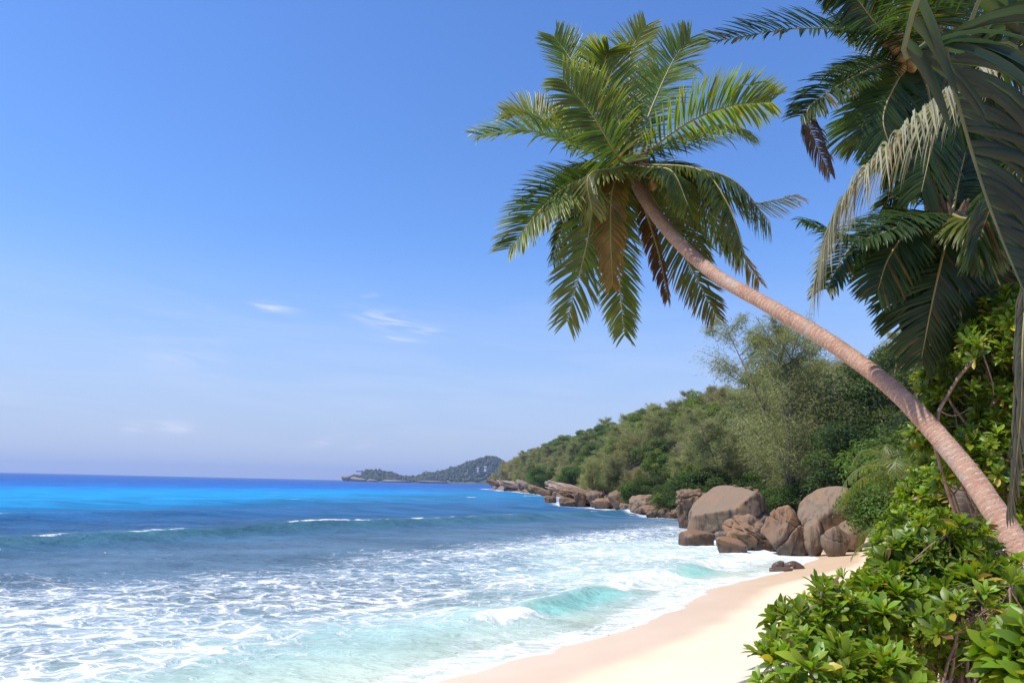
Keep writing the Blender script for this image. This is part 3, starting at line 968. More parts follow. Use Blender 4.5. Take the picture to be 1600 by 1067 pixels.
# smaller rocks strewn between them
rg = np.random.default_rng(77)
ROCK_VARS = []
for k in range(12):
    p, f = rock_shape(rand_planes(rg, 7, 0.5, 0.85), 400 + k, 4, 34, 0.05, (), 0.14)
    ROCK_VARS.append(mk_mesh('shore_rock', p, f, True, {'wet': sstep(-0.1, -0.5, p[:, 2])}, [M_GRANITE_RED if k % 2 else M_GRANITE]))
cl = np.cumsum(np.r_[0, np.hypot(*np.diff(COAST, axis=0).T)])
i0 = [i for i, c in enumerate(COAST) if c[1] > 71][0]
L0, L1 = cl[i0], cl[-4]
cnt = 0
small_marks = [(88, 'the flat-topped boulder'), (108, 'the dark oval rock'), (132, 'the broad brown rock'), (175, 'the great slab'), (300, 'the tilted plates'), (9999, 'the headland tip')]
q = L0
percount = {}
while q < L1 and cnt < 150:
    k = np.searchsorted(cl, q) - 1
    u = (q - cl[k]) / (cl[k + 1] - cl[k])
    c = COAST[k] * (1 - u) + COAST[k + 1] * u
    d = COAST[k + 1] - COAST[k]; nrm = np.array([d[1], -d[0]]) / np.hypot(*d)
    off = rg.uniform(-1.2, 7.0)
    x, y = c + nrm * off
    sz = (0.35 + 1.3 * rg.random() ** 2.2) * (1 + y / 300)
    z = max(land_at(x, y), -0.2)
    mark = next(nm for yy, nm in small_marks if y < yy)
    percount[mark] = percount.get(mark, 0) + 1
    q += rg.uniform(0.5, 1.5) * (1 + y / 110)
    if percount[mark] > 30:
        continue
    o = ob('shore_rock', ROCK_VARS[cnt % 12], loc=(x, y, z + sz * 0.05))
    o.scale = (sz * rg.uniform(0.9, 1.6), sz * rg.uniform(0.8, 1.2), sz * rg.uniform(0.5, 0.9))
    o.rotation_euler = (rg.uniform(-.3, .3), rg.uniform(-.3, .3), rg.uniform(0, 6.3))
    tag(o, '%s small shore rock by %s, counted outward from the beach' % (ORD[percount[mark] - 1], mark), 'rock', G3)
    cnt += 1

build_sea()

# ------------------------------------------------------------------ palms


def bez(P0, P1, P2, P3, n):
    t = np.linspace(0, 1, n)[:, None]
    return (1 - t) ** 3 * P0 + 3 * (1 - t) ** 2 * t * P1 + 3 * (1 - t) * t ** 2 * P2 + t ** 3 * P3


GREEN = np.array([0.078, 0.130, 0.020]); YGREEN = np.array([0.19, 0.21, 0.03]); BROWN = np.array([0.20, 0.105, 0.035]); DGREEN = np.array([0.030, 0.060, 0.016])  # DGREEN paints shade into fronds seen from their dark underside
ORANGE = np.array([0.30, 0.16, 0.03]); PALE = np.array([0.30, 0.30, 0.17])


def frond(parent, base, curve, side, L=0.75, n=70, width=0.038, droop=0.35, vee=0.25, seed=0, col=GREEN, tipcol=YGREEN, dry=0.0, start=0.10, rib=0.024,
          sweep=(0.3, 0.9), twist=0.0, segs=5, ribmat=None, flop=0.0, sides=(-1, 1), edge=None, brown=0.06, fold=0.22, jit=0.085, mat=None):
    """one pinnate palm frond: leaflets mesh with its midrib as a child"""
    rg = np.random.default_rng(seed)
    C = np.asarray(curve, float)
    m_ = len(C)
    T = np.gradient(C, axis=0); T /= np.linalg.norm(T, axis=1)[:, None]
    side = np.asarray(side, float)
    S = side[None, :] - T * (T @ side)[:, None]
    S /= np.linalg.norm(S, axis=1)[:, None] + 1e-9
    if twist:
        N0 = np.cross(S, T)
        a = np.linspace(0, twist, m_)[:, None]
        S = S * np.cos(a) + N0 * np.sin(a)
    N = np.cross(S, T)
    acc = Acc()
    us = np.linspace(start, 0.995, n)
    for sg in sides:
        uu = np.clip(us + rg.normal(0, 0.25 / n, n), 0, 1)
        keep = rg.random(n) > 0.03
        for u, kp in zip(uu, keep):
            if not kp:
                continue
            x = u * (m_ - 1); i = min(int(x), m_ - 2); fr = x - i
            p = C[i] * (1 - fr) + C[i + 1] * fr
            t_, s_, n_ = T[i], S[i] * sg, N[i]
            v = (u - start) / (1 - start)
            ln = L * (0.55 + 0.45 * min(1, v / 0.25)) * (1 - 0.52 * max(0, (v - 0.5) / 0.5) ** 2) * rg.uniform(0.86, 1.06)
            ang = sweep[0] + (sweep[1] - sweep[0]) * v + rg.normal(0, jit)
            d = s_ * math.cos(ang) + t_ * math.sin(ang) + n_ * (vee + rg.normal(0, 0.07))
            d /= np.linalg.norm(d)
            q = np.linspace(0, 1, segs + 1)
            dr = droop * rg.uniform(0.75, 1.3) + (0.9 * rg.random() if rg.random() < 0.08 else 0) + flop
            g = np.array([0, 0, -1.0])
            # bend towards gravity along the leaflet with its length kept
            dirs = d[None, :] + g[None, :] * (dr * 2.2 * q ** 1.3)[:, None]
            dirs /= np.linalg.norm(dirs, axis=1)[:, None]
            pts = p + np.vstack([np.zeros(3), np.cumsum(dirs[:-1] * (ln / segs), 0)])
            wd = np.cross(dirs, n_); wd /= np.linalg.norm(wd, axis=1)[:, None] + 1e-9
            nn = np.cross(wd, dirs)
            w = width * np.interp(q, [0, 0.12, 0.45, 0.8, 1], [0.45, 0.95, 1, 0.62, 0.04]) * rg.uniform(0.85, 1.15) * (0.6 + 0.4 * min(1, ln / L))
            Lf = pts - wd * w[:, None] / 2 + nn * (w * fold)[:, None]
            Rt = pts + wd * w[:, None] / 2 + nn * (w * fold)[:, None]
            V = np.stack([Lf, pts, Rt], 1).reshape(-1, 3)
            k = np.arange(segs)[:, None] * 3
            F = np.concatenate([np.concatenate([k, k + 1, k + 4, k + 3], 1), np.concatenate([k + 1, k + 2, k + 5, k + 4], 1)])
            tone = rg.uniform(0.75, 1.3)
            cc = col * tone
            e = np.clip(np.repeat(q, 3) ** 2 * 0.55 + dry * rg.uniform(0.5, 1.4) + 0.25 * v ** 3, 0, 1)[:, None]
            cv = cc * (1 - e) + tipcol * e
            if edge is not None:
                em = np.tile([1.0, 0.0, 0.35], segs + 1)[:, None] * 0.75
                cv = cv * (1 - em) + edge * em
            if rg.random() < brown:
                cv = cv * 0.4 + BROWN * 0.6
            acc.add(V, F, col=cv)
    base = np.asarray(base, float)
    o = ob('frond', acc.mesh('frond', [mat or M_FROND]), parent, loc=-base)
    r = rib * np.linspace(1, 0.14, m_)
    tv, tf = tube(C, r, 6)
    mr = ob('midrib', mk_mesh('midrib', tv, tf, True, {}, [ribmat or M_MIDRIB]), o)
    return o


def palm_frond_px(parent, base, pts, Ys, seed, side=None, res=24, **kw):
    """midrib through photograph pixels at given distances; the blade's side direction is horizontal across the frond's heading unless given"""
    P = spline([np.array(at(x, y, Y)) for (x, y), Y in zip(pts, Ys)], res)
    if side is None:
        h = P[-1] - P[0]; h[2] = 0
        if np.hypot(h[0], h[1]) < 1e-3:
            h = np.array([0, -1.0, 0])
        h /= np.linalg.norm(h)
        side = np.array([-h[1], h[0], 0])
    return frond(parent, base, P, side, seed=seed, **kw)


def coconut(parent, base, p, r, seed, mat):
    u, f = ico(3)
    v = u * np.array([0.82, 0.82, 1.12]) * r
    tri = 1 + 0.05 * np.cos(3 * np.arctan2(u[:, 1], u[:, 0]))
    v = v * tri[:, None] * (1 + 0.02 * fbm(u * 3 + seed, 2, seed))[:, None]
    o = ob('coconut', mk_mesh('coconut', v, f, True, {}, [mat]), parent, loc=np.asarray(p) - np.asarray(base))
    rg = np.random.default_rng(seed)
    o.rotation_euler = (rg.uniform(-.6, .6), rg.uniform(-.6, .6), rg.uniform(0, 6))
    return o


def palm_trunk(parent, base, pts, radii, mat, ring=0.062, n_around=26, name='trunk', lean_seed=1):
    P = spline(pts, 400)
    sl = np.r_[0, np.cumsum(np.linalg.norm(np.diff(P, axis=0), axis=1))]
    tot = sl[-1]
    rings = int(tot / ring)
    ns = rings * 6
    ss = np.linspace(0, tot, ns)
    Q = np.stack([np.interp(ss, sl, P[:, k]) for k in range(3)], 1)
    R = np.interp(ss / tot, np.linspace(0, 1, len(radii)), radii)
    rg = np.random.default_rng(lean_seed)
    ph = ss / ring + 0.9 * np.sin(ss * 1.7) + 0.5 * np.sin(ss * 4.3 + 1)
    fr = ph - np.floor(ph)
    prof = 1 + 0.026 * (fr - 0.5) - 0.030 * np.exp(-((fr - 0.03) / 0.07) ** 2)
    V, F = tube(Q, R * prof, n_around)
    # uneven: each ring steps a little differently round the stem
    V3 = V.reshape(ns, n_around, 3)
    rad = V3 - Q[:, None, :]
    nz = fbm(np.concatenate([V3.reshape(-1, 3) * 6.0], 0), 3, 12).reshape(ns, n_around)
    # the scars run round the stem unevenly: shift each ring with the angle
    sh_ = 0.55 * fbm(V3.reshape(-1, 3) * 3.2, 2, 14).reshape(ns, n_around)
    frv = (ph[:, None] + sh_); frv = frv - np.floor(frv)
    rad = rad / prof[:, None, None] * (1 + 0.028 * (frv - 0.5) - 0.035 * np.exp(-((frv - 0.05) / 0.08) ** 2))[..., None]
    nzb = fbm(V3.reshape(-1, 3) * 1.3, 2, 15).reshape(ns, n_around)
    V3 = Q[:, None, :] + rad * (1 + 0.045 * nz + 0.05 * nzb)[..., None]
    scar = np.exp(-((frv - 0.14) / 0.12) ** 2).ravel()
    me = mk_mesh(name, V3.reshape(-1, 3), F, True, {'scar': scar, 'ring': np.repeat(ph, n_around), 'age': np.repeat(ss / tot, n_around)}, [mat])
    return ob(name, me, parent, loc=-np.asarray(base, float))


def fibre_sheath(parent, base, c, r, h, seed, axis=None):
    """woven brown leaf bases wrapped round the growing point"""
    acc = Acc(); rg = np.random.default_rng(seed)
    for k in range(16):
        a = rg.uniform(0, 2 * math.pi)
        d = np.array([math.cos(a), math.sin(a), 0])
        p0 = np.asarray(c) + d * r * 0.5 + np.array([0, 0, -h * 0.6])
        p1 = np.asarray(c) + d * r * 0.95 + np.array([0, 0, rg.uniform(-0.1, 0.2) * h])
        p2 = np.asarray(c) + d * r * rg.uniform(1.2, 1.9) + np.array([0, 0, h * rg.uniform(0.4, 0.8)])
        P = spline([p0, p1, p2], 8)
        v, f = tube(P, np.linspace(0.075, 0.03, 8) * (r / 0.25), 6)
        acc.add(v, f)
    return ob('leaf_base', acc.mesh('leaf_base', [M_FIBRE]), parent, loc=-np.asarray(base, float))


def build_leaning_palm():
    tp = [((1660, 985), 7.2), ((1618, 900), 7.5), ((1574, 828), 7.8), ((1500, 722), 8.4), ((1400, 612), 9.1), ((1300, 537), 9.9), ((1200, 477), 10.7), ((1120, 431), 11.5), ((1062, 380), 12.1), ((1015, 322), 12.6), ((985, 268), 13.0)]
    pts = [np.array(at(x, y, Y)) for (x, y), Y in tp]
    base = pts[0].copy(); base[2] = land_at(base[0], base[1]) - 0.05
    pts[0] = base
    root = thing('coconut_palm', 'tall coconut palm with bare reddish trunk leaning far out over the beach', 'palm tree', base)
    palm_trunk(root, base, pts, [0.17, 0.130, 0.120, 0.113, 0.111, 0.111, 0.110, 0.110, 0.113, 0.118, 0.125], M_TRUNK)
    c = pts[-1]
    fibre_sheath(root, base, c, 0.26, 0.55, 3)
    c0 = (985, 258)
    Yc = 13.0
    X_ = np.array([1.0, 0, 0])
    Z_ = np.array([0, 0, 1.0])
    F = [
        # pixels, distances, options
        ([c0, (935, 165), (893, 95), (866, 58)], (13.0, 13.7, 14.3, 14.5), dict(side=X_, L=0.80, tipcol=YGREEN, droop=0.10)),
        ([c0, (985, 160), (985, 85), (1010, 40)], (13.0, 14.0, 14.8, 15.0), dict(side=X_, L=0.75, col=YGREEN * 0.75, droop=0.10)),
        ([c0, (962, 170), (945, 105), (952, 78)], (13.0, 13.2, 13.2, 13.0), dict(side=X_, L=0.75, droop=0.12)),
        ([c0, (1020, 165), (1052, 95), (1078, 60)], (13.0, 13.4, 13.8, 13.9), dict(side=X_ * 0.95 + Z_ * 0.2, L=0.80, droop=0.12)),
        ([c0, (965, 245), (925, 180), (880, 125)], (12.9, 12.2, 11.7, 11.5), dict(side=X_ + Z_ * 0.6, L=0.85, col=DGREEN * 1.3, droop=0.22)),
        ([c0, (930, 200), (880, 172), (850, 186)], (13.0, 13.3, 13.2, 12.9), dict(L=0.6, col=GREEN, tipcol=PALE, dry=0.25, droop=0.4)),
        ([c0, (910, 232), (830, 205), (752, 214)], (13.0, 12.6, 12.4, 12.3), dict(L=0.85, side=Z_ * 0.75 + np.array([0.1, 0.75, 0]), droop=0.16, tipcol=YGREEN)),
        ([c0, (900, 215), (835, 180), (796, 180)], (13.0, 13.6, 14.0, 14.1), dict(L=0.8, col=YGREEN * 0.7, side=Z_ * 0.8 + np.array([0.1, 0.5, 0]), droop=0.1)),
        ([c0, (1070, 195), (1140, 166), (1205, 160)], (13.0, 12.9, 12.9, 12.9), dict(L=0.85, side=Z_ * 0.7 + np.array([0.1, -0.8, 0]), droop=0.2)),
        ([c0, (1060, 215), (1130, 195), (1172, 205)], (13.0, 13.6, 14.2, 14.4), dict(L=0.8, side=Z_ * 0.6 + np.array([0, 0.8, 0]), droop=0.25, col=DGREEN * 1.3)),
        ([c0, (1080, 262), (1150, 285), (1205, 352)], (13.0, 12.7, 12.4, 12.2), dict(L=0.8, droop=0.38, vee=0.4)),
        ([c0, (1090, 280), (1165, 318), (1248, 305)], (13.0, 13.5, 13.8, 14.0), dict(L=0.6, droop=0.2, side=Z_ * 0.7 + np.array([0.0, 0.7, 0]), tipcol=ORANGE)),
        ([c0, (1090, 265), (1135, 315), (1160, 385)], (13.0, 12.4, 12.0, 11.8), dict(L=0.85, droop=0.4, vee=0.3, col=GREEN * 0.9)),
        ([c0, (1070, 290), (1125, 350), (1188, 440)], (13.0, 13.6, 13.9, 14.0), dict(L=0.62, droop=0.3, col=GREEN, tipcol=ORANGE, dry=0.25)),
        ([c0, (900, 285), (850, 322), (797, 388)], (13.0, 12.5, 12.2, 12.1), dict(L=0.8, side=Z_ * 0.6 + np.array([-0.5, 0.4, 0]), droop=0.2, vee=0.3)),
        ([c0, (925, 285), (885, 335), (862, 402)], (13.0, 13.6, 13.9, 13.9), dict(L=0.75, droop=0.3, col=DGREEN * 1.2)),
        ([c0, (935, 300), (915, 390), (886, 502)], (12.95, 12.4, 12.3, 12.4), dict(L=0.80, side=X_ + Z_ * 0.2, droop=0.18, col=GREEN * 0.9)),
        ([c0, (958, 290), (954, 360), (957, 445)], (12.9, 12.35, 12.25, 12.3), dict(L=0.46, side=X_, droop=0.45, col=YGREEN * 0.7, tipcol=ORANGE * 0.8, dry=0.45)),
        ([c0, (968, 340), (968, 440), (976, 524)], (13.0, 13.1, 13.2, 13.2), dict(L=0.62, side=X_, droop=0.2, col=GREEN)),
        ([c0, (1010, 335), (1030, 400), (1044, 466)], (13.1, 13.3, 13.4, 13.4), dict(L=0.42, side=X_ * 0.8 + np.array([0, 0.6, 0]), droop=0.7, col=BROWN * 0.35, tipcol=BROWN * 0.5, dry=0.6)),
        ([c0, (1035, 335), (1075, 410), (1118, 492)], (13.0, 13.5, 13.8, 13.8), dict(L=0.70, side=X_ + Z_ * 0.3, droop=0.25, tipcol=BROWN)),
        ([c0, (965, 262), (920, 275), (925, 330)], (12.9, 12.2, 11.9, 11.9), dict(L=0.65, droop=0.45, col=YGREEN * 0.7)),
        ([c0, (1010, 262), (1050, 268), (1075, 320)], (12.9, 12.3, 11.8, 11.6), dict(L=0.7, droop=0.4, col=GREEN)),
        ([c0, (985, 190), (1010, 135), (1030, 110)], (13.0, 14.2, 15.0, 15.4), dict(side=X_, L=0.8, droop=0.12, col=GREEN)),
    ]
    for i, (px, Ys, kw) in enumerate(F):
        kw.setdefault('tipcol', YGREEN)
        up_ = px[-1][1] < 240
        kw['col'] = kw.get('col', GREEN) * (1.45 if up_ else 0.95); kw['tipcol'] = kw['tipcol'] * (1.4 if up_ else 1.1)  # backlight painted in: upper fronds lighter, lower ones darker
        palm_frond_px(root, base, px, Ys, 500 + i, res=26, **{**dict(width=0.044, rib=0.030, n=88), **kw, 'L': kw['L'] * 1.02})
    wild_fronds(root, base, c, 8, 2.5, 77, elev=(-0.35, 1.0), az=(-0.2, math.pi + 0.2), L=0.72, width=0.044, col=GREEN, tipcol=YGREEN, n=80)
    for k, (x, y, Y) in enumerate(((980, 255, 12.7), (992, 248, 12.75), (986, 266, 12.65), (1003, 262, 12.8), (1020, 288, 12.7), (972, 246, 12.8))):
        coconut(root, base, at(x, y, Y), 0.105, 40 + k, M_HUSK)


def wild_fronds(root, base, c, count, Lf, seed, elev=(-0.5, 1.1), az=(0, 2 * math.pi), **kw):
    """a crown of arching fronds all round a growing point"""
    rg = np.random.default_rng(seed)
    for k in range(count):
        a = az[0] + (az[1] - az[0]) * (k + rg.uniform(-0.3, 0.3)) / count
        e = elev[0] + (elev[1] - elev[0]) * ((k * 0.618) % 1)
        h = np.array([math.cos(a), math.sin(a), 0])
        ln = Lf * rg.uniform(0.85, 1.1)
        d0 = h * math.cos(e) + np.array([0, 0, math.sin(e)])
        P0 = np.asarray(c)
        P1 = P0 + d0 * ln * 0.4
        sag = rg.uniform(0.35, 0.6)
        P2 = P1 + (d0 * 0.8 + np.array([0, 0, -sag])) * ln * 0.35
        P3 = P2 + (h * math.cos(e) * 0.5 + np.array([0, 0, -0.9 - 0.2 * rg.random()])) * ln * 0.32
        C = bez(P0, P1, P2, P3, 24)
        frond(root, base, C, np.array([-h[1], h[0], 0]), seed=seed * 50 + k, **kw)


build_leaning_palm()


def build_right_palms():
    # palm with coconuts at the top right
    crown = np.array(at(1425, 95, 10.2))
    gx, gy = 6.5, 10.8
    base = np.array([gx, gy, land_at(gx, gy) - 0.05])
    root = thing('coconut_palm', 'coconut palm with a bunch of brown coconuts at the top right', 'palm tree', base)
    palm_trunk(root, base, [base, base + (crown - base) * np.array([0.35, 0.3, 0.35]) + np.array([0.15, 0, 0]), base + (crown - base) * 0.75 + np.array([0.1, 0, 0]), crown], [0.2, 0.15, 0.14, 0.15], M_BARK)
    fibre_sheath(root, base, crown, 0.26, 0.6, 9)
    Z_ = np.array([0, 0, 1.0]); X_ = np.array([1.0, 0, 0])
    c0 = (1425, 95)
    D = DGREEN * 1.25  # shadow on these fronds is put into the darker green
    for i, (px, Ys, kw) in enumerate([
        ([c0, (1370, 55), (1250, 45), (1113, 66)], (10.2, 9.9, 9.6, 9.5), dict(side=Z_ * 0.8 + np.array([0, 0.6, 0]), L=0.66, droop=0.16)),
        ([c0, (1370, 105), (1300, 140), (1252, 182)], (10.2, 9.8, 9.5, 9.4), dict(side=Z_ * 0.6 + np.array([-0.4, 0.5, 0]), L=0.58, droop=0.3)),
        ([(1300, 140), (1262, 172), (1272, 215), (1296, 272)], (9.5, 9.4, 9.4, 9.4), dict(L=0.30, droop=1.6, start=0.35, n=70, width=0.02, col=BROWN * 0.35, tipcol=BROWN * 0.5, rib=0.008)),
        ([c0, (1400, 130), (1380, 185), (1395, 240)], (10.2, 9.6, 9.3, 9.2), dict(L=0.7, side=X_, droop=0.3)),
        ([c0, (1440, 150), (1420, 215), (1380, 265)], (10.2, 10.3, 10.2, 10.2), dict(L=0.75, side=X_ + Z_ * 0.3, droop=0.25)),
        ([c0, (1370, 40), (1330, -10), (1290, -30)], (10.2, 9.8, 9.5, 9.3), dict(L=0.7, side=X_ * 0.6 + Z_ * 0.4)),
        ([c0, (1400, 20), (1375, -60), (1330, -110)], (10.2, 10.5, 10.8, 11), dict(L=0.75, side=X_)),
        ([c0, (1460, 20), (1500, -50), (1560, -90)], (10.2, 9.9, 9.6, 9.4), dict(L=0.75, side=X_)),
        ([c0, (1490, 70), (1560, 60), (1640, 90)], (10.2, 10, 9.8, 9.7), dict(L=0.8, side=Z_ + X_ * 0.3)),
        ([c0, (1490, 120), (1560, 170), (1610, 260)], (10.2, 10, 9.8, 9.6), dict(L=0.8, side=Z_ * 0.5 + X_ * 0.4)),
        ([c0, (1460, 160), (1480, 230), (1490, 320)], (10.2, 10.2, 10.2, 10.2), dict(L=0.75, side=X_)),
        ([c0, (1420, 40), (1440, -20), (1480, -70)], (10.2, 9.3, 8.6, 8.2), dict(L=0.8, side=X_)),
        ([c0, (1390, 90), (1340, 95), (1330, 130)], (10.2, 10.9, 11.6, 11.8), dict(L=0.75, droop=0.4)),
        ([c0, (1400, 60), (1345, 20), (1325, 40)], (10.2, 11, 11.6, 11.8), dict(L=0.75, droop=0.4)),
        ([c0, (1395, 130), (1350, 190), (1345, 225)], (10.2, 10.8, 11.3, 11.6), dict(L=0.75, side=X_, droop=0.3)),
        ([c0, (1450, 140), (1455, 220), (1440, 300)], (10.2, 9.6, 9.3, 9.2), dict(L=0.75, side=X_, droop=0.3)),
        ([c0, (1400, 40), (1400, -30), (1380, -80)], (10.2, 10.9, 11.5, 12), dict(L=0.8, side=X_)),
        ([c0, (1470, 60), (1530, 20), (1600, 0)], (10.2, 10.8, 11.2, 11.5), dict(L=0.85, side=Z_ + X_ * 0.3)),
        ([c0, (1480, 150), (1530, 240), (1560, 340)], (10.2, 10.6, 10.9, 11), dict(L=0.85, side=X_)),
    ]):
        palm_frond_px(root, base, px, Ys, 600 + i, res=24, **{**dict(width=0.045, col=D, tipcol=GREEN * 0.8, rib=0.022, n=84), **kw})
    for k, (x, y, Y) in enumerate(((1390, 52, 9.85), (1404, 60, 9.8), (1399, 75, 9.8), (1418, 70, 9.8), (1412, 90, 9.75), (1424, 103, 9.75), (1408, 108, 9.8), (1432, 84, 9.8), (1386, 68, 9.9), (1440, 100, 9.8))):
        coconut(root, base, at(x, y, Y), 0.095, 60 + k, M_HUSK)

    # darker palm below it, its lower fronds hanging in a dark skirt
    crown = np.array(at(1488, 335, 9.4))
    gx, gy = 7.1, 9.9
    base = np.array([gx, gy, land_at(gx, gy) - 0.05])
    root = thing('coconut_palm', 'dark coconut palm with hanging skirt of fronds behind the trunk bend', 'palm tree', base)
    palm_trunk(root, base, [base, base + (crown - base) * 0.4 + np.array([0.12, 0, 0]), base + (crown - base) * 0.75 + np.array([0.1, 0, 0]), crown], [0.19, 0.15, 0.14, 0.14], M_BARK, lean_seed=2)
    fibre_sheath(root, base, crown, 0.13, 0.3, 10)
    c0 = (1488, 335)
    for i, (px, Ys, kw) in enumerate([
        ([c0, (1430, 345), (1340, 375), (1258, 350)], (9.4, 9.0, 8.7, 8.6), dict(L=0.5, side=Z_ * 0.5 + np.array([0, 0.8, 0]), droop=0.5)),
        ([c0, (1420, 340), (1340, 375), (1290, 452)], (9.4, 9.2, 9.0, 8.9), dict(L=0.6, side=Z_ * 0.3 + np.array([-0.4, 0.6, 0]), droop=0.4)),
        ([c0, (1430, 350), (1390, 400), (1372, 452)], (9.4, 9.0, 8.8, 8.7), dict(L=0.6, side=X_ + Z_ * 0.2, droop=0.3)),
        ([c0, (1450, 370), (1420, 440), (1405, 505)], (9.4, 9.2, 9.1, 9.1), dict(L=0.65, side=X_, droop=0.25)),
        ([c0, (1475, 390), (1455, 480), (1440, 560)], (9.4, 9.0, 8.9, 9.0), dict(L=0.7, side=X_, droop=0.25)),
        ([c0, (1500, 400), (1500, 480), (1515, 560)], (9.4, 9.1, 9.0, 9.0), dict(L=0.7, side=X_, droop=0.25)),
        ([c0, (1530, 380), (1560, 440), (1590, 520)], (9.4, 9.2, 9.1, 9.1), dict(L=0.7, side=X_ + Z_ * 0.3, droop=0.25)),
        ([c0, (1530, 350), (1590, 370), (1640, 430)], (9.4, 9.2, 9.1, 9.1), dict(L=0.7)),
        ([c0, (1540, 310), (1600, 290), (1660, 310)], (9.4, 9.6, 9.8, 9.9), dict(L=0.7, side=Z_ + np.array([0, 0.5, 0]))),
        ([c0, (1480, 280), (1450, 230), (1400, 200)], (9.4, 9.8, 10.1, 10.3), dict(L=0.7, side=X_ + Z_ * 0.3)),
        ([c0, (1500, 270), (1520, 210), (1560, 170)], (9.4, 9.6, 9.8, 9.9), dict(L=0.7, side=X_)),
        ([c0, (1470, 300), (1430, 290), (1380, 320)], (9.4, 9.9, 10.3, 10.5), dict(L=0.7)),
        ([c0, (1440, 400), (1470, 470), (1480, 530)], (9.4, 10, 10.3, 10.4), dict(L=0.75, side=X_, col=DGREEN)),
        ([c0, (1540, 400), (1535, 470), (1550, 540)], (9.4, 10, 10.3, 10.4), dict(L=0.75, side=X_, col=DGREEN)),
        ([c0, (1500, 340), (1530, 350), (1545, 400)], (9.4, 8.8, 8.4, 8.3), dict(L=0.6, droop=0.45, col=YGREEN * 0.6)),
    ]):
        palm_frond_px(root, base, px, Ys, 640 + i, res=24, **{**dict(width=0.046, col=DGREEN, tipcol=DGREEN * 1.5, rib=0.024, n=84), **kw})  # dark colours paint the shade this crown hangs in

    # palm just outside the frame on the right: one bright frond arches into view
    gx, gy = 6.4, 6.2
    base = np.array([gx, gy, land_at(gx, gy) - 0.05])
    crown = np.array(at(1690, 60, 6.6))
    root = thing('coconut_palm', 'coconut palm at the right edge whose sunlit pale frond arches down with hanging leaflets', 'palm tree', base)
    palm_trunk(root, base, [base, base + (crown - base) * 0.5 + np.array([0.12, 0.1, 0]), crown], [0.19, 0.15, 0.14], M_BARK, lean_seed=3)
    fibre_sheath(root, base, crown, 0.14, 0.3, 11)
    palm_frond_px(root, base, [(1690, 60), (1590, 85), (1490, 142), (1395, 222), (1318, 315), (1276, 440)], (6.6, 6.5, 6.4, 6.3, 6.25, 6.2), 690, res=40, side=np.array([0.35, 1.0, 0.0]),
                  mat=M_PALE, L=0.85, n=120, width=0.032, droop=1.0, vee=0.05, start=0.2, col=np.array([0.30, 0.31, 0.20]), tipcol=np.array([0.36, 0.34, 0.25]), rib=0.03, sweep=(0.35, 0.9), segs=7, flop=0.25, dry=0.1)  # whitish colours paint the sunlight falling on this frond
    for i, (px, Ys, kw) in enumerate([
        ([(1690, 60), (1640, 150), (1600, 260), (1590, 380)], (6.6, 6.7, 6.8, 6.9), dict(L=0.7, droop=0.6)),
        ([(1690, 60), (1620, -20), (1540, -60), (1450, -50)], (6.6, 6.8, 7.0, 7.2), dict(L=0.75)),
        ([(1690, 60), (1610, 60), (1540, 110), (1500, 200)], (6.6, 7.2, 7.7, 8.0), dict(L=0.75, droop=0.5)),
        ([(1690, 60), (1640, 200), (1560, 300), (1520, 400)], (6.6, 7.4, 7.8, 8.0), dict(L=0.75, droop=0.5)),
        ([(1690, 60), (1760, 0), (1830, 10), (1900, 90)], (6.6, 6.5, 6.4, 6.4), dict(L=0.75)),
        ([(1690, 60), (1720, -80), (1760, -180), (1830, -220)], (6.6, 6.7, 6.8, 6.9), dict(L=0.75)),
        ([(1690, 60), (1660, -60), (1600, -160), (1520, -200)], (6.6, 6.5, 6.4, 6.4), dict(L=0.75)),
    ]):
        palm_frond_px(root, base, px, Ys, 700 + i, res=24, **{**dict(width=0.046, col=DGREEN, tipcol=DGREEN * 1.5, rib=0.026, droop=0.35, n=84), **kw})

    palm_frond_px(root, base, [(1690, 60), (1668, 180), (1625, 360), (1600, 500), (1594, 650), (1578, 800)], (6.6, 6.2, 5.7, 5.5, 5.4, 5.4), 708, res=40, side=np.array([1.0, 0.3, 0]),
                  mat=M_PALE, L=0.30, n=90, width=0.026, droop=2.2, vee=0.0, start=0.3, col=np.array([0.10, 0.12, 0.07]), tipcol=np.array([0.17, 0.14, 0.09]), rib=0.022, sweep=(0.9, 1.25), dry=0.2)

    # palm behind the photographer: one huge blue-green frond hangs into the top right corner
    gx, gy = 2.6, -1.8
    base = np.array([gx, gy, land_at(gx, gy) - 0.05])
    crown = np.array([1.75, -1.3, 7.2])
    root = thing('coconut_palm', 'nearest palm, its broad blue-green frond hanging into the top right corner', 'palm tree', base)
    palm_trunk(root, base, [base, base + (crown - base) * 0.5 + np.array([0.15, 0, 0]), crown], [0.2, 0.16, 0.15], M_BARK, lean_seed=4)
    fibre_sheath(root, base, crown, 0.24, 0.5, 12)
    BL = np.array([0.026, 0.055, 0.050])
    P = spline([crown, np.array([1.62, -0.1, 7.65]), np.array(at(1455, -60, 2.0)), np.array(at(1474, 60, 2.25)), np.array(at(1502, 180, 2.4)), np.array(at(1545, 320, 2.5)), np.array(at(1600, 455, 2.55)), np.array(at(1655, 560, 2.6))], 44)
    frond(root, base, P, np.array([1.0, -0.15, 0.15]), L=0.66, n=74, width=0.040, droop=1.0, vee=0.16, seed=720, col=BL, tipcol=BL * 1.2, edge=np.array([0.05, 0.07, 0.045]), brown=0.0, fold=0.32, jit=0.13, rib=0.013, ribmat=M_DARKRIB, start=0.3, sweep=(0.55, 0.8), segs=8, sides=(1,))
    P = spline([crown, np.array([2.0, -0.2, 7.5]), np.array(at(1560, -70, 2.3)), np.array(at(1590, 80, 2.6)), np.array(at(1625, 260, 2.8)), np.array(at(1680, 420, 2.9))], 40)
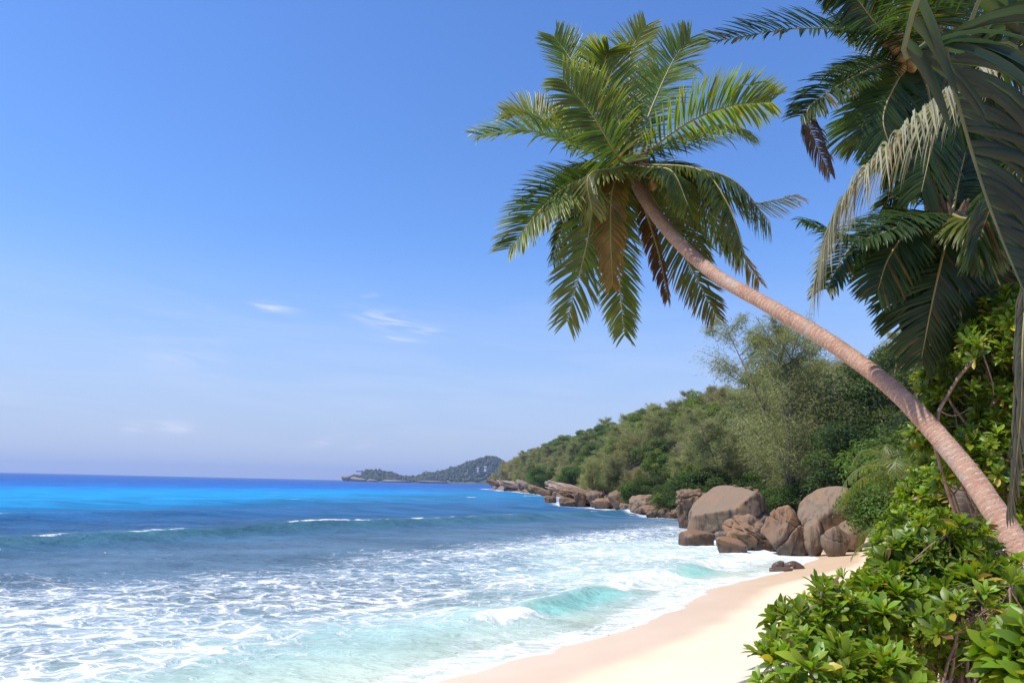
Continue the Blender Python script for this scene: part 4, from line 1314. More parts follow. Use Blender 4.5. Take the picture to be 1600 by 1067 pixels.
    frond(root, base, P, np.array([1.0, -0.1, 0.5]), L=0.62, n=56, width=0.046, droop=0.6, vee=0.1, seed=721, brown=0.0, fold=0.32, jit=0.13, col=DGREEN, tipcol=DGREEN, rib=0.013, ribmat=M_DARKRIB, start=0.3, sweep=(0.5, 0.8), segs=7, sides=(1,))
    wild_fronds(root, base, crown, 7, 3.0, 73, elev=(0.1, 1.0), az=(math.pi * 0.95, math.pi * 2.05), L=0.7, width=0.042, col=GREEN, tipcol=YGREEN)


build_right_palms()


def small_palm(x, y, h, Lf, n, seed, label, z=None, col=GREEN, L=0.4, elev=(0.0, 1.2), width=0.035):
    base = np.array([x, y, land_at(x, y) - 0.03 if z is None else z])
    root = thing('young_palm', label, 'palm tree', base, 'young palms in the undergrowth')
    crown = base + np.array([0, 0, h])
    palm_trunk(root, base, [base, base + np.array([0.02, 0.0, h * 0.5]), crown], [0.09, 0.07, 0.08], M_BARK)
    wild_fronds(root, base, crown, n, Lf, seed, elev=elev, L=L, width=width, col=col, tipcol=YGREEN, rib=0.016, n=44)
    return root


# ------------------------------------------------------------------ foliage generators


def leaf_quads(P, D, Nn, ln, wd, bend=0.15):
    """pointed leaves: 6 verts / 4 quads... kept to two quads: base, two shoulders, tip folded along the middle"""
    n = len(P)
    ln = np.broadcast_to(ln, (n,))[:, None]; wd = np.broadcast_to(wd, (n,))[:, None]
    S = np.cross(D, Nn); S /= np.linalg.norm(S, axis=1)[:, None] + 1e-9
    U = np.cross(S, D)
    a = P
    b = P + D * ln * 0.5 + S * wd * 0.5 + U * wd * 0.12
    c = P + D * ln - U * ln * bend
    d = P + D * ln * 0.5 - S * wd * 0.5 + U * wd * 0.12
    V = np.stack([a, b, c, d], 1).reshape(-1, 3)
    F = np.arange(4 * n).reshape(n, 4)
    return V, F


def unit(rg, n):
    v = rg.normal(size=(n, 3))
    return v / np.linalg.norm(v, axis=1)[:, None]


def broad_crown(seed, H=10.0, W=8.0, nclump=34, per=330, leaf=0.34, base_col=(0.045, 0.075, 0.016), low=0.15):
    """crown of leaf clumps on limbs, plus the trunk; returns crown mesh, trunk mesh (origin at the foot)"""
    rg = np.random.default_rng(seed)
    acc = Acc(); tr = Acc()
    P = spline([(0, 0, -0.6), (0.1 * rg.normal(), 0.1, H * 0.25), (0.3 * rg.normal(), 0.3 * rg.normal(), H * 0.55), (0.4 * rg.normal(), 0.4 * rg.normal(), H * 0.85)], 14)
    v, f = tube(P, np.linspace(0.26, 0.06, 14), 8); tr.add(v, f)
    base_col = np.array(base_col)
    for k in range(nclump):
        u = unit(rg, 1)[0]
        rr = rg.random() ** 0.4
        z = H * (low + (0.92 - low) * (0.5 + 0.5 * u[2] * rr))
        prof = math.sqrt(max(0.05, 1 - ((z / H - 0.5) / 0.52) ** 2))
        c = np.array([u[0] * W / 2 * rr * prof, u[1] * W / 2 * rr * prof, z])
        r = rg.uniform(0.09, 0.17) * W * (0.8 + 0.3 * prof)
        i = int(np.clip(z / H * 0.75, 0.15, 0.9) * 13)
        q = spline([P[i], (P[i] + c) / 2 + np.array([0, 0, -0.2]), c], 6)
        v, f = tube(q, np.linspace(0.07, 0.02, 6), 5); tr.add(v, f)
        n = int(per * (r / (0.13 * W)) ** 2)
        d = unit(rg, n)
        d[:, 2] = np.abs(d[:, 2]) * np.where(rg.random(n) < 0.78, 1, -1)
        p = c + d * r * (0.55 + 0.5 * rg.random((n, 1)) ** 0.6) * np.array([1.1, 1.1, 0.8]) * (1 + 0.25 * fbm(d * 2.5 + k, 2, seed))[:, None]
        nr = d * 0.7 + unit(rg, n) * 0.6 + np.array([0, 0, 0.5]); nr /= np.linalg.norm(nr, axis=1)[:, None]
        dd = np.cross(nr, unit(rg, n)) + np.array([0, 0, -0.25]) + d * 0.3; dd /= np.linalg.norm(dd, axis=1)[:, None]
        V, F = leaf_quads(p, dd, nr, leaf * rg.uniform(0.7, 1.25, n), leaf * 0.5 * rg.uniform(0.7, 1.2, n))
        tone = rg.uniform(0.75, 1.3) * np.array([rg.uniform(0.85, 1.25), 1, rg.uniform(0.8, 1.2)])
        cc = base_col * tone * rg.uniform(0.7, 1.35, (n, 1))
        acc.add(V, F, col=np.repeat(cc, 4, 0))
    return acc.mesh('crown', [M_TREE], False), tr.mesh('trunk', [M_BARK])


def casuarina(seed, H=11.0, W=6.5, limbs=46, per=300, strand=0.55, base_col=(0.31, 0.305, 0.13), stems=1, low=0.12, thick=0.045, up=0.75):
    rg = np.random.default_rng(seed)
    acc = Acc(); tr = Acc()
    base_col = np.array(base_col)
    axes = []
    for s in range(stems):
        ox = rg.normal() * 0.25 * (stems > 1); lean = rg.normal(size=2) * (0.10 if stems == 1 else 0.16) * H
        P = spline([(ox, 0.1 * s, -0.6), (ox + lean[0] * 0.15, lean[1] * 0.15, H * 0.3), (ox + lean[0] * 0.5, lean[1] * 0.5, H * 0.62), (ox + lean[0], lean[1], H * rg.uniform(0.9, 1.0))], 18)
        v, f = tube(P, np.linspace(0.24 if stems > 1 else 0.25, 0.02, 18), 8); tr.add(v, f)
        axes.append(P)
    for k in range(limbs):
        P = axes[k % stems]
        g = low + (1 - low) * (k + rg.random()) / limbs
        x = g * 17; i = min(int(x), 16)
        p0 = P[i] * (1 - x + i) + P[i + 1] * (x - i)
        a = rg.uniform(0, 2 * math.pi)
        ln = W * 0.55 * (0.35 + 0.65 * math.sqrt(max(0.0, 1 - g ** 1.6))) * rg.uniform(0.7, 1.2)
        h = np.array([math.cos(a), math.sin(a), 0])
        q = spline([p0, p0 + h * ln * 0.5 + np.array([0, 0, up * ln * 0.35]), p0 + h * ln + np.array([0, 0, up * ln * rg.uniform(0.5, 0.9)])], 10)
        v, f = tube(q, np.linspace(0.055, 0.012, 10), 5); tr.add(v, f)
        nb = 9
        for b in range(nb):
            u = rg.uniform(0.25, 1.0); j = min(int(u * 9), 8)
            c = q[j]
            rr = ln * rg.uniform(0.10, 0.24)
            n = int(per * 0.9 / nb)
            p = c + rg.normal(size=(n, 3)) * rr * np.array([0.55, 0.55, 0.5])
            d = (p - c) / (rr + 1e-6) * 0.5 + h * 0.3 + np.array([0, 0, -0.25]) + rg.normal(size=(n, 3)) * 0.35
            d /= np.linalg.norm(d, axis=1)[:, None]
            nr = unit(rg, n)
            V, F = leaf_quads(p, d, nr, strand * rg.uniform(0.6, 1.2, n), thick * rg.uniform(0.7, 1.3, n), 0.25)
            tone = rg.uniform(0.8, 1.25)
            acc.add(V, F, col=np.repeat(base_col * tone * rg.uniform(0.7, 1.35, (n, 1)), 4, 0))
    return acc.mesh('crown', [M_CASU], False), tr.mesh('trunk', [M_BARK])


def plant_tree(kind, var, x, y, s, rz, label, cat, group, z=None, sx=1.0):
    base = (x, y, land_at(x, y) - 0.1 if z is None else z)
    root = thing(kind, label, cat, base, group)
    root.rotation_euler = (0, 0, rz)
    root.scale = (s * sx, s * sx, s)
    ob('crown', var[0], root); ob('trunk', var[1], root)
    return root


BROAD = [broad_crown(11, 9, 8.5, 36, 330, 0.36, (0.125, 0.195, 0.040)), broad_crown(12, 8, 9, 36, 330, 0.36, (0.155, 0.200, 0.048)),
         broad_crown(13, 10, 8, 36, 330, 0.36, (0.115, 0.175, 0.042)), broad_crown(14, 7, 8, 32, 330, 0.34, (0.085, 0.130, 0.028))]
CASU = [casuarina(21, 11, 7.5, 60, 330), casuarina(22, 12, 7, 60, 330, base_col=(0.29, 0.30, 0.13)), casuarina(23, 9, 8, 56, 360, base_col=(0.33, 0.305, 0.14)), casuarina(24, 10, 7, 54, 340, base_col=(0.275, 0.295, 0.12))]


def build_wood():
    rg = np.random.default_rng(99)
    rows = [(6.0, 'front row above the shore rocks', 0.66), (13, 'second row up the slope', 0.85), (23, 'third row up the slope', 0.95), (37, 'fourth row up the slope', 1.0), (55, 'ridge row on the skyline', 1.0)]
    for ri, (s_in, where, sc_) in enumerate(rows):
        q = cl[i0] - 4
        k_c = k_b = 0
        while q < cl[-4] - 2:
            k = np.searchsorted(cl, q) - 1
            u = (q - cl[k]) / (cl[k + 1] - cl[k])
            c = COAST[k] * (1 - u) + COAST[k + 1] * u
            # heading smoothed so that rows stay in order round the bends
            a = np.array([np.interp(q - 25, cl, COAST[:, 0]), np.interp(q - 25, cl, COAST[:, 1])]); b = np.array([np.interp(q + 25, cl, COAST[:, 0]), np.interp(q + 25, cl, COAST[:, 1])])
            d = b - a; nrm = np.array([d[1], -d[0]]) / np.hypot(*d)
            x, y = c + nrm * (s_in + rg.uniform(-2, 2) * (1 + ri * 0.4))
            far = y / 150
            step = (4.2 + ri * 1.1) * (1 + 0.6 * far) * rg.uniform(0.8, 1.2)
            q += step
            if coast_s(np.array([x]), np.array([y]))[0][0] < 3.5 or y < 78:
                continue
            if abs(x / y) > 0.6:
                continue
            casu = rg.random() < (0.68 if ri < 2 else 0.35)
            size = sc_ * rg.uniform(0.8, 1.15) * (1 + 0.10 * min(far, 2.5))
            if casu:
                k_c += 1
                lab = '%s feathery olive casuarina from the beach, %s' % (ORD[k_c - 1], where)
                plant_tree('casuarina_tree', CASU[int(rg.integers(4))], x, y, size * 0.92, rg.uniform(0, 6.3), lab, 'tree', 'trees of the wooded headland', sx=rg.uniform(0.95, 1.25))
            else:
                k_b += 1
                lab = '%s rounded green broadleaf tree from the beach, %s' % (ORD[k_b - 1], where)
                plant_tree('broadleaf_tree', BROAD[int(rg.integers(4))], x, y, size, rg.uniform(0, 6.3), lab, 'tree', 'trees of the wooded headland', sx=rg.uniform(0.9, 1.2))


build_wood()


def build_hero_trees():
    v = casuarina(31, 19.5, 10, 100, 560, 0.5, (0.29, 0.30, 0.13), stems=4, low=0.2, thick=0.045, up=1.0)
    p = at(1238, 752, 66)
    plant_tree('casuarina_tree', v, p.x, p.y, 1.0, 0.3, 'tallest airy casuarina with several thin dark trunks behind the boulders', 'tree', None)
    v2 = casuarina(32, 12, 9, 70, 560, 0.5, (0.25, 0.26, 0.115), stems=2, low=0.1)
    p = at(1140, 760, 84)
    plant_tree('casuarina_tree', v2, p.x, p.y, 0.95, 1.3, 'bushy casuarina left of the tallest casuarina, above the broken ledge', 'tree', None)
    G = 'dark broadleaf trees behind the beach'
    B5 = broad_crown(41, 11, 10, 52, 420, 0.30, (0.052, 0.090, 0.018), low=0.04)
    B6 = broad_crown(42, 12, 11, 56, 420, 0.32, (0.066, 0.100, 0.024), low=0.04)
    for (px, py, Y, s, var, lab) in (
        (1325, 735, 62, 0.92, B5, 'dense dark rounded tree right of the tallest casuarina, over the dome-shaped boulder'),
        (1400, 720, 66, 1.05, B6, 'dark broadleaf tree seen under the leaning trunk beside the young palm'),
        (1300, 690, 86, 1.15, B6, 'broadleaf tree on the slope behind the tallest casuarina'),
        (1380, 650, 90, 1.15, B5, 'skyline broadleaf tree left of the hanging dark fronds'),
        (1460, 650, 84, 1.1, B6, 'broadleaf tree on the slope behind the young palm'),
        (1500, 700, 52, 0.85, B5, 'dark broadleaf tree behind the leaning trunk at the right'),
        (1580, 690, 44, 0.8, B6, 'dark broadleaf tree at the right edge behind the tall shrub'),
        (1180, 720, 98, 1.1, B5, 'broadleaf tree up the slope left of the tallest casuarina'),
        (1085, 745, 92, 0.55, B6, 'low green tree behind the rough broken boulder'),
    ):
        p = at(px, py, Y)
        plant_tree('broadleaf_tree', var, p.x, p.y, s, px * 0.01, lab, 'tree', G)


build_hero_trees()


# ---- shrubs with fleshy leaves


def leaf_blade(ln, wd, rows=5, curl=0.35, cup=0.18):
    q = np.linspace(0, 1, rows + 1)
    w = wd * np.interp(q, [0, 0.1, 0.35, 0.65, 0.85, 0.96, 1], [0.14, 0.2, 0.62, 1.0, 0.92, 0.5, 0.12])
    y = ln * q
    z = -curl * ln * q ** 2.2
    L = np.stack([-w / 2, y, z + w * cup], 1); C = np.stack([0 * q, y, z], 1); R = np.stack([w / 2, y, z + w * cup], 1)
    V = np.stack([L, C, R], 1).reshape(-1, 3)
    k = np.arange(rows)[:, None] * 3
    F = np.concatenate([np.concatenate([k, k + 1, k + 4, k + 3], 1), np.concatenate([k + 1, k + 2, k + 5, k + 4], 1)])
    return V, F


def rosette(seed, n=15, ln=0.15, wd=0.043, col=(0.150, 0.268, 0.020)):
    """a tuft of leaves round a twig end; +Z is the twig's direction"""
    rg = np.random.default_rng(seed)
    acc = Acc(); col = np.array(col)
    for k in range(n):
        g = k / (n - 1)
        a = k * 2.39996 + rg.normal() * 0.15
        el = math.radians(84 - 66 * g ** 0.9) + rg.normal() * 0.12
        l = ln * (0.5 + 0.55 * min(1, g * 1.9)) * rg.uniform(0.85, 1.15)
        V, F = leaf_blade(l, wd * (l / ln) ** 0.7 * rg.uniform(0.85, 1.15), 5, rg.uniform(-0.10, 0.45), rg.uniform(0.08, 0.26))
        # roll, pitch up to el, turn to a
        E = Euler((el, rg.normal() * 0.2, 0)).to_matrix(); Zr = Matrix.Rotation(a, 3, 'Z')
        M_ = np.array(Zr @ E)
        V = V @ M_.T + np.array([0, 0, 0.035 * (1 - g)])
        tone = rg.uniform(0.8, 1.2) * (1.25 - 0.5 * g)
        cc = col * tone * np.array([1 + 0.5 * (1 - g) * rg.random(), 1, 1])
        cc = cc * np.array([rg.uniform(0.8, 1.35), 1, rg.uniform(0.6, 1.3)])
        if g > 0.7 and rg.random() < 0.13:
            cc = np.array([0.40, 0.32, 0.04]) if rg.random() < 0.6 else np.array([0.22, 0.13, 0.06])
        q = np.repeat(np.linspace(0, 1, 6), 3)[:, None]
        acc.add(V, F, col=cc * (0.95 + 0.15 * q))
    return acc


ROS = [rosette(800 + k, n=10 + (k * 5) % 9, ln=0.125 + 0.014 * (k % 4), wd=0.040 + 0.005 * (k % 4)) for k in range(12)]
ROS_ME = [a.mesh('leaf_cluster', [M_SHRUB]) for a in ROS]
ROS_RAW = [(np.concatenate(a.v), np.concatenate(a.f), np.concatenate(a.a['col'])) for a in ROS]


def orient(z, roll):
    z = Vector(z).normalized()
    q = z.to_track_quat('Z', 'Y')
    return q.to_matrix() @ Matrix.Rotation(roll, 3, 'Z')


def shrub(name, label, base, mounds, seed, n_clusters, scale=1.0, max_parts=300, group=None, n_branch=14, twig=0.010, fill=0.25, col_tone=1.0, extra=None):
    """a mound-shaped shrub; mounds are (centre, radii) ellipsoids; leaf clusters sit on their upper and outer skin, branches run from the foot"""
    rg = np.random.default_rng(seed)
    base = np.array(base, float)
    root = thing(name, label, 'shrub', base, group)
    cl_ = []
    DD = unit(rg, 4096); lumps = [fbm(DD * 2.4 + 7 * k, 2, seed) for k in range(len(mounds))]
    wts = np.array([m[1][0] * m[1][2] for m in mounds]); wts = wts / wts.sum()
    tries = 0
    while len(cl_) < n_clusters and tries < n_clusters * 20:
        tries += 1
        k = rg.choice(len(mounds), p=wts)
        c, r = np.array(mounds[k][0], float), np.array(mounds[k][1], float)
        d = DD[tries % 4096]
        if d[2] < -0.35:
            continue
        inner = rg.random() < fill
        rr = rg.uniform(0.5, 0.85) if inner else rg.uniform(0.86, 1.06)
        p = c + d * r * rr * (1 + 0.42 * lumps[k][tries % 4096] + 0.1 * rg.random() ** 4 * 2)
        if p[2] < base[2] + 0.05 or any((((p - np.array(m[0])) / np.array(m[1])) ** 2).sum() < 0.62 for j, m in enumerate(mounds) if j != k) and not inner:
            continue
        up = d * np.array([1, 1, 0.8]) + np.array([0, 0, 0.75]) + rg.normal(size=3) * 0.3
        cl_.append((p, up / np.linalg.norm(up), rg.uniform(0.6, 1.25) * scale, rg.uniform(0, 6.28), int(rg.integers(12))))
    # nearest to the camera first
    cl_.sort(key=lambda t: np.linalg.norm(t[0] - np.array(CAM)))
    for p, up, s, rl, v in cl_[:max_parts]:
        o = ob('leaf_cluster', ROS_ME[v], root)
        o.matrix_local = Matrix.Translation(Vector(p - base)) @ (orient(up, rl).to_4x4()) @ Matrix.Scale(s, 4)
    rest = cl_[max_parts:]
    if rest:
        acc = Acc()
        for p, up, s, rl, v in rest:
            V, F, cc = ROS_RAW[v]
            M_ = np.array(orient(up, rl))
            acc.add((V * s) @ M_.T + p - base, F, col=cc * rg.uniform(0.8, 1.2) * col_tone)
        ob('foliage', acc.mesh('foliage', [M_SHRUB]), root, kind='stuff')
    # branches
    for b in range(n_branch):
        p, up, s, rl, v = cl_[int(rg.integers(len(cl_)))]
        foot = base + np.array([rg.normal() * 0.22, rg.normal() * 0.2, -0.08])
        mid = (foot + p) / 2 + rg.normal(size=3) * 0.12 * np.linalg.norm(p - foot) + np.array([0, 0, -0.05])
        P = spline([foot, mid, p - up * 0.05, p], 14)
        P[1:-1] += rg.normal(size=(12, 3)) * 0.008
        acc = Acc()
        v_, f_ = tube(P - base, np.linspace(twig * 1.7, twig * 0.5, 14), 7); acc.add(v_, f_)
        for t in range(4):
            j = int(rg.integers(5, 12))
            q, up2, *_r = cl_[int(rg.integers(len(cl_)))]
            dirv = q - P[j]; ln = np.linalg.norm(dirv)
            if ln < 0.05:
                continue
            dirv = dirv / ln * min(ln, 0.55)
            Q = spline([P[j], P[j] + dirv * 0.5 + rg.normal(size=3) * 0.04, P[j] + dirv], 8)
            v_, f_ = tube(Q - base, np.linspace(twig * 0.7, twig * 0.3, 8), 5); acc.add(v_, f_)
        ob('branch', acc.mesh('branch', [M_TWIG]), root)
    return root


def px_mound(px, py, Y, rx_px, rz_px, depth=0.8):
    c = at(px, py, Y)
    k = Y / FPX
    return (np.array(c), np.array([rx_px * k, rx_px * k * depth, rz_px * k]))


def build_shrubs():
    # foreground shrub
    M = [px_mound(1290, 1015, 5.6, 66, 70), px_mound(1385, 1012, 5.9, 90, 88), px_mound(1400, 948, 6.6, 60, 54), px_mound(1470, 905, 6.3, 92, 72), px_mound(1455, 886, 7.0, 66, 50)]
    b = at(1430, 1060, 6.1)
    shrub('beach_shrub', 'large leafy bright green beach shrub filling the lower right corner over the sand', (b.x, b.y, land_at(b.x, b.y)), M, 900, 900, 0.83, n_branch=34, twig=0.011, fill=0.25)
    M = [px_mound(1520, 985, 5.6, 85, 75), px_mound(1575, 960, 5.8, 60, 70)]
    b = at(1520, 1075, 5.7)
    shrub('beach_shrub', 'sparse twiggy shrub with bare brown stems below the leaning trunk', (b.x, b.y, land_at(b.x, b.y)), M, 907, 70, 0.95, n_branch=30, twig=0.009, fill=0.5)
    # lower edge shrub tips
    M = [px_mound(1290, 1100, 4.6, 80, 70), px_mound(1370, 1110, 4.5, 70, 70)]
    b = at(1320, 1180, 4.6)
    shrub('beach_shrub', 'low shrub tips poking up along the bottom edge under the large beach shrub', (b.x, b.y, land_at(b.x, b.y)), M, 901, 120, 1.0, n_branch=8)
    M = [px_mound(1625, 1060, 4.2, 45, 50)]
    b = at(1640, 1150, 4.2)
    shrub('beach_shrub', 'glossy broad-leaved sprig at the very bottom right corner', (b.x, b.y, land_at(b.x, b.y)), M, 902, 40, 1.3, n_branch=5)
    G = 'green shrubs on the bank behind the beach'
    M = [px_mound(1445, 838, 11, 52, 34), px_mound(1495, 800, 12, 70, 56)]
    b = at(1450, 880, 11.5)
    shrub('beach_shrub', 'shiny green shrub just behind the large beach shrub, left of the trunk', (b.x, b.y, land_at(b.x, b.y)), M, 903, 620, 1.0, max_parts=200, group=G, n_branch=12)
    M = [px_mound(1560, 730, 13, 80, 75), px_mound(1500, 750, 14, 60, 60), px_mound(1600, 800, 11, 60, 70)]
    b = at(1555, 840, 13)
    shrub('beach_shrub', 'shaded green shrub under the leaning trunk at the right edge', (b.x, b.y, land_at(b.x, b.y)), M, 905, 800, 1.1, max_parts=150, group=G, n_branch=12, twig=0.014)
    M = [px_mound(1560, 560, 9.0, 75, 60), px_mound(1600, 510, 8.8, 60, 50), px_mound(1520, 610, 9.4, 75, 65), px_mound(1590, 650, 9.2, 80, 75), px_mound(1500, 680, 9.8, 60, 60), px_mound(1560, 740, 9.0, 70, 70), px_mound(1600, 810, 8.8, 50, 60)]
    b = at(1580, 900, 9.4)
    shrub('tall_shrub', 'tall shrub with bright leaf tufts at the right edge above the trunk', (b.x, b.y, land_at(b.x, b.y)), M, 906, 1300, 0.95, max_parts=200, group=G, n_branch=14, twig=0.016, fill=0.4)
    # fine-leaved bushes: thicket beside the boulders and undergrowth below the trees
    BUSH = [broad_crown(61, 4.0, 5.0, 60, 420, 0.15, (0.085, 0.150, 0.022), low=0.02), broad_crown(62, 3.6, 5.5, 60, 420, 0.16, (0.095, 0.155, 0.026), low=0.02), broad_crown(63, 4.2, 5.0, 60, 400, 0.17, (0.070, 0.125, 0.020), low=0.02)]
    G = 'bushes at the edge of the wood'
    for k, (px, foot, top, Y, lab) in enumerate((
        (1450, 822, 700, 34, 'rounded light green bush beside the dome-shaped boulder'),
        (1345, 790, 716, 64, 'bush rising behind the right shoulder of the dome-shaped boulder'),
        (1510, 810, 672, 31, 'big light green bush behind the bend of the leaning trunk'),
        (1465, 800, 650, 44, 'bush up the bank behind the rounded light green bush'),
        (1545, 800, 640, 26, 'shaded bush behind the leaning trunk near the right edge'),
        (1110, 775, 735, 82, 'bright green undergrowth bush above the rough broken boulder'),
        (1180, 780, 738, 80, 'dark undergrowth bush behind the flat-topped boulder'),
        (1245, 790, 745, 66, 'shaded bush between the flat-topped and dome-shaped boulders'),
        (1060, 785, 750, 100, 'small green bush over the shore rocks left of the broken boulder'),
        (1005, 775, 742, 122, 'bright green bush at the slab edge above the shore rocks'),
        (968, 765, 735, 142, 'green bush at the top right corner of the great slab'),
        (905, 752, 728, 190, 'green bush above the middle of the great slab'),
        (845, 752, 728, 300, 'light green bush at the top of the slabs near the point'))):
        p = at(px, foot, Y)
        z0 = min(land_at(p.x, p.y) - 0.1, p.z)
        Hh = at(px, top, Y).z - z0
        root = plant_tree('undergrowth_bush', BUSH[k % 3], p.x, p.y, Hh / 4.0, k * 1.3, lab, 'bush', G, z=z0)


build_shrubs()


def build_litter():
    rg = np.random.default_rng(71)
    acc = Acc()
    V0, F0 = leaf_blade(0.11, 0.045, 4, 0.5, 0.3)
    for k in range(1500):
        c = at(rg.uniform(1230, 1640), rg.uniform(1000, 1180), rg.uniform(4.4, 7.4))
        x, y = c.x + rg.normal() * 0.3, c.y + rg.normal() * 0.3
        M_ = np.array(Euler((rg.normal() * 0.4, rg.normal() * 0.5, rg.uniform(0, 6.3))).to_matrix())
        V = (V0 * rg.uniform(0.5, 1.2)) @ M_.T + np.array([x, y, 0.03])
        cc = np.array([0.30, 0.20, 0.12]) * rg.uniform(0.5, 1.5) * np.array([1, rg.uniform(0.8, 1.1), rg.uniform(0.7, 1.1)])
        acc.add(V, F0, col=np.tile(cc, (len(V), 1)))
    me = acc.mesh('leaf_litter', [M_TREE])
    co = np.empty(len(me.vertices) * 3, np.float32); me.vertices.foreach_get('co', co); co = co.reshape(-1, 3)
    co[:, 2] += land_h(co[:, 0], co[:, 1])
    me.vertices.foreach_set('co', co.ravel()); me.update()
    o = ob('leaf_litter', me, kind='stuff')
    o['label'] = 'dry brown fallen leaves on the sand under the large beach shrub'


build_litter()
small_palm(*[*at(1410, 700, 24).xy], 3.2, 2.6, 14, 950, 'young palm with arching light green fronds left of the dark skirt of fronds', L=0.5)
small_palm(*[*at(1395, 760, 30).xy], 1.2, 2.2, 11, 951, 'fern-like young palm in the thicket under the leaning trunk', L=0.4)
small_palm(*[*at(1258, 772, 60).xy], 0.6, 3.0, 12, 952, 'low palm in deep shade under the tallest casuarina', L=0.6, width=0.06)
small_palm(*[*at(1150, 760, 80).xy], 0.5, 3.2, 12, 953, 'low palm in the undergrowth left of the tallest casuarina', L=0.6, width=0.07)

# ------------------------------------------------------------------ far headland across the bay
YF = 2400.0


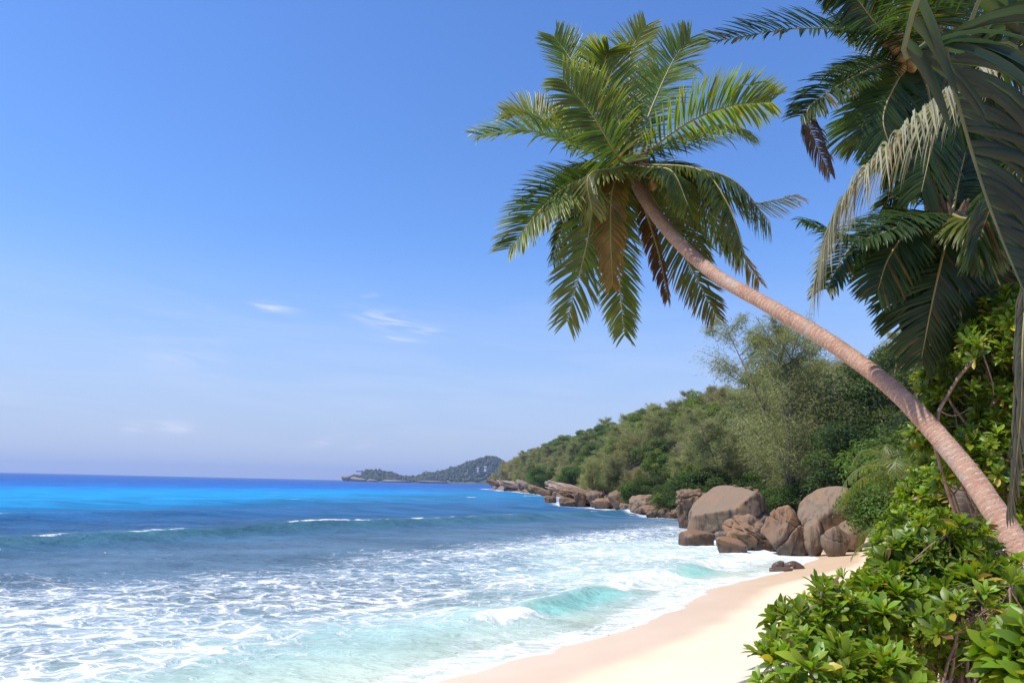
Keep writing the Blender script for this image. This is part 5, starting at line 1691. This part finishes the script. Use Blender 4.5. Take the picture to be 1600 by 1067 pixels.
def build_far_headland():
    K = YF / FPX
    # skyline read along the headland: photograph x -> height above the sea in pixels (bare ground, without trees)
    sx = np.array([532, 545, 565, 590, 610, 625, 645, 665, 690, 720, 745, 760, 775, 790, 830, 900])
    sh = np.array([0, 4, 13, 13, 9, 4, 5, 12, 17, 28, 37, 42, 40, 31, 24, 0]) * K
    xs = np.array([at(q, 750, YF).x for q in sx])
    gx = np.linspace(xs[0] - 10, xs[-1], 150); gy = np.linspace(YF - 120, YF + 420, 60)
    X, Y = np.meshgrid(gx, gy)
    top = np.interp(X, xs, sh)
    v = (Y - (YF - 60)) / 150
    prof = np.where(v < 1, np.sin(np.clip(v, 0, 1) * math.pi / 2), 1 - 0.6 * np.clip((v - 1) / 1.8, 0, 1))
    Z = top * prof + 2.0 * fbm2(X, Y, 0.02, 3, 7) * (v > 0.1) - 3.0 * (v <= 0)
    Z = np.where(v <= 0, -3, Z)
    m = NT('far hill ground')
    n = m.noise(0.03, 5, 0.6, m.pos())
    mat = m.done(m.princ(Base__Color=m.mix(m.rng(n, 0.35, 0.65), (0.05, 0.07, 0.025), (0.11, 0.105, 0.05)), Roughness=0.9).outputs[0])
    ob('far_hill', mk_mesh('far_hill', np.stack([X, Y, Z], -1).reshape(-1, 3), grid_faces(150, 60), True, {}, [mat]), kind='structure')
    # tree cover of the far hill: one mass of crowns
    rg = np.random.default_rng(5)
    u, f = ico(2)
    acc = Acc()
    for k in range(3600):
        x = rg.uniform(xs[1] + 4, xs[-2]); y = rg.uniform(YF - 50, YF + 180)
        h = np.interp(x, xs, sh)
        vv = (y - (YF - 60)) / 150
        z = h * (math.sin(min(vv, 1) * math.pi / 2) if vv < 1 else 1 - 0.6 * (vv - 1) / 1.8)
        if h < 2:
            continue
        r = rg.uniform(2.4, 5.0) * (1.25 if at(642, 750, YF).x > x else 1.0)
        px_x = CX + FPX * x / y
        if 655 < px_x < 680 and rg.random() < 0.5:
            r *= 1.4
        if rg.random() < 0.05:
            r *= 1.35
        p = u * np.array([1, 1, rg.uniform(0.9, 1.5)]) * r * (1 + 0.35 * fbm(u * 2.2 + k, 3, k))[:, None]
        c = np.array([0.085, 0.110, 0.045]) * rg.uniform(0.6, 1.35) * np.array([rg.uniform(0.85, 1.3), 1, 1])
        acc.add(p + np.array([x, y, z + r * 0.6]), f, col=c * (0.85 + 0.3 * rg.random((len(u), 1))))
    ob('far_forest', acc.mesh('far_forest', [M_TREE], False), kind='stuff')['label'] = 'hazy green tree cover on the far headland across the bay'
    # pale rocks at its foot
    for k, (l, r, tp, ft, lab) in enumerate(((533, 548, 742, 750, 'white tilted rock slab at the seaward tip of the far headland'), (546, 572, 744.5, 751, 'broad white rock at the foot of the far headland'),
                                             (572, 590, 748, 752, 'low pale rock right of the broad white one on the far shore'), (596, 640, 749.5, 752.5, 'thin strip of pale rock along the far shore'),
                                             (650, 700, 750.5, 753.5, 'long low pale rock below the far hill'))):
        rock('far_rock', lab, (l, r, tp, ft), YF - 70, [((0.2, -0.4, 0.9), 0.5), ((0.3, 0, 0.9), 0.5)], 960 + k, M_GRANITE_PALE, 0.5, 4, 12, 0.08, (), 0.15, tilt=-0.25 if k == 0 else 0.05, group='pale rocks of the far shore', sink=0.5, wet_h=0, wash=False)
    # white houses among the far trees
    wall = NT('white wall'); wall = wall.done(wall.princ(Base__Color=(0.75, 0.73, 0.70), Roughness=0.8).outputs[0])
    roof = NT('house roof'); roof = roof.done(roof.princ(Base__Color=(0.35, 0.30, 0.28), Roughness=0.7).outputs[0])
    glass = NT('dark window'); glass = glass.done(glass.princ(Base__Color=(0.03, 0.04, 0.05), Roughness=0.1).outputs[0])

    def boxv(x0, x1, y0, y1, z0, z1):
        v = np.array([(x, y, z) for z in (z0, z1) for y in (y0, y1) for x in (x0, x1)])
        f = np.array([(0, 2, 3, 1), (4, 5, 7, 6), (0, 1, 5, 4), (2, 6, 7, 3), (0, 4, 6, 2), (1, 3, 7, 5)])
        return v, f
    for (px, py, w, h, lab) in ((560, 738.5, 17, 8, 'white house among the trees near the tip of the far headland'), (746.5, 734, 6, 5, 'small white house on the far hill, left of the other'),
                                (758, 734, 7, 9, 'tall white house on the slope of the far hill')):
        p = at(px, py, YF - 58 if px < 600 else YF - 40)
        root = thing('white_house', lab, 'house', p, 'white houses on the far headland')
        v, f = boxv(-w / 2, w / 2, 0, 8, -6, h)
        ob('wall', mk_mesh('wall', v, f, False, {}, [wall]), root)
        v = np.array([(-w / 2 - .6, -.8, h + .02), (w / 2 + .6, -.8, h + .02), (w / 2 + .6, 8.8, h + .02), (-w / 2 - .6, 8.8, h + .02), (-w / 2 - .6, 4, h + 2.6), (w / 2 + .6, 4, h + 2.6)])
        me = mk_mesh('roof', v, [np.array([(0, 1, 5, 4), (2, 3, 4, 5), (3, 2, 1, 0)]), np.array([(0, 4, 3), (1, 2, 5)])], False, {}, [roof])
        ob('roof', me, root)
        nwin = max(2, int(w / 4))
        for k in range(nwin):
            xx = -w / 2 + w * (k + 0.5) / nwin
            v, f = boxv(xx - 0.7, xx + 0.7, -0.05, 0.05, h * 0.45, h * 0.45 + 1.6)
            ob('window', mk_mesh('window', v, f, False, {}, [glass]), root)


build_far_headland()

# ------------------------------------------------------------------ haze over the bay


def build_haze():
    x, y0, y1, z0, z1 = 9200, -200, 9300, -6.5, 135
    v = np.array([(a, b, c) for c in (z0, z1) for b in (y0, y1) for a in (-x, x)])
    f = np.array([(0, 2, 3, 1), (4, 5, 7, 6), (0, 1, 5, 4), (2, 6, 7, 3), (0, 4, 6, 2), (1, 3, 7, 5)])
    m = bpy.data.materials.new('haze')
    m.use_nodes = True
    t = m.node_tree; t.nodes.clear()
    out = t.nodes.new('ShaderNodeOutputMaterial')
    pv = t.nodes.new('ShaderNodeVolumePrincipled')
    pv.inputs['Color'].default_value = (0.50, 0.66, 1.0, 1)
    pv.inputs['Density'].default_value = 0.00012
    pv.inputs['Anisotropy'].default_value = 0.2
    t.links.new(pv.outputs[0], out.inputs['Volume'])
    o = ob('haze', mk_mesh('haze', v, f, False, {}, [m]), kind='stuff')
    o['label'] = 'thin sea haze over the bay'


build_haze()
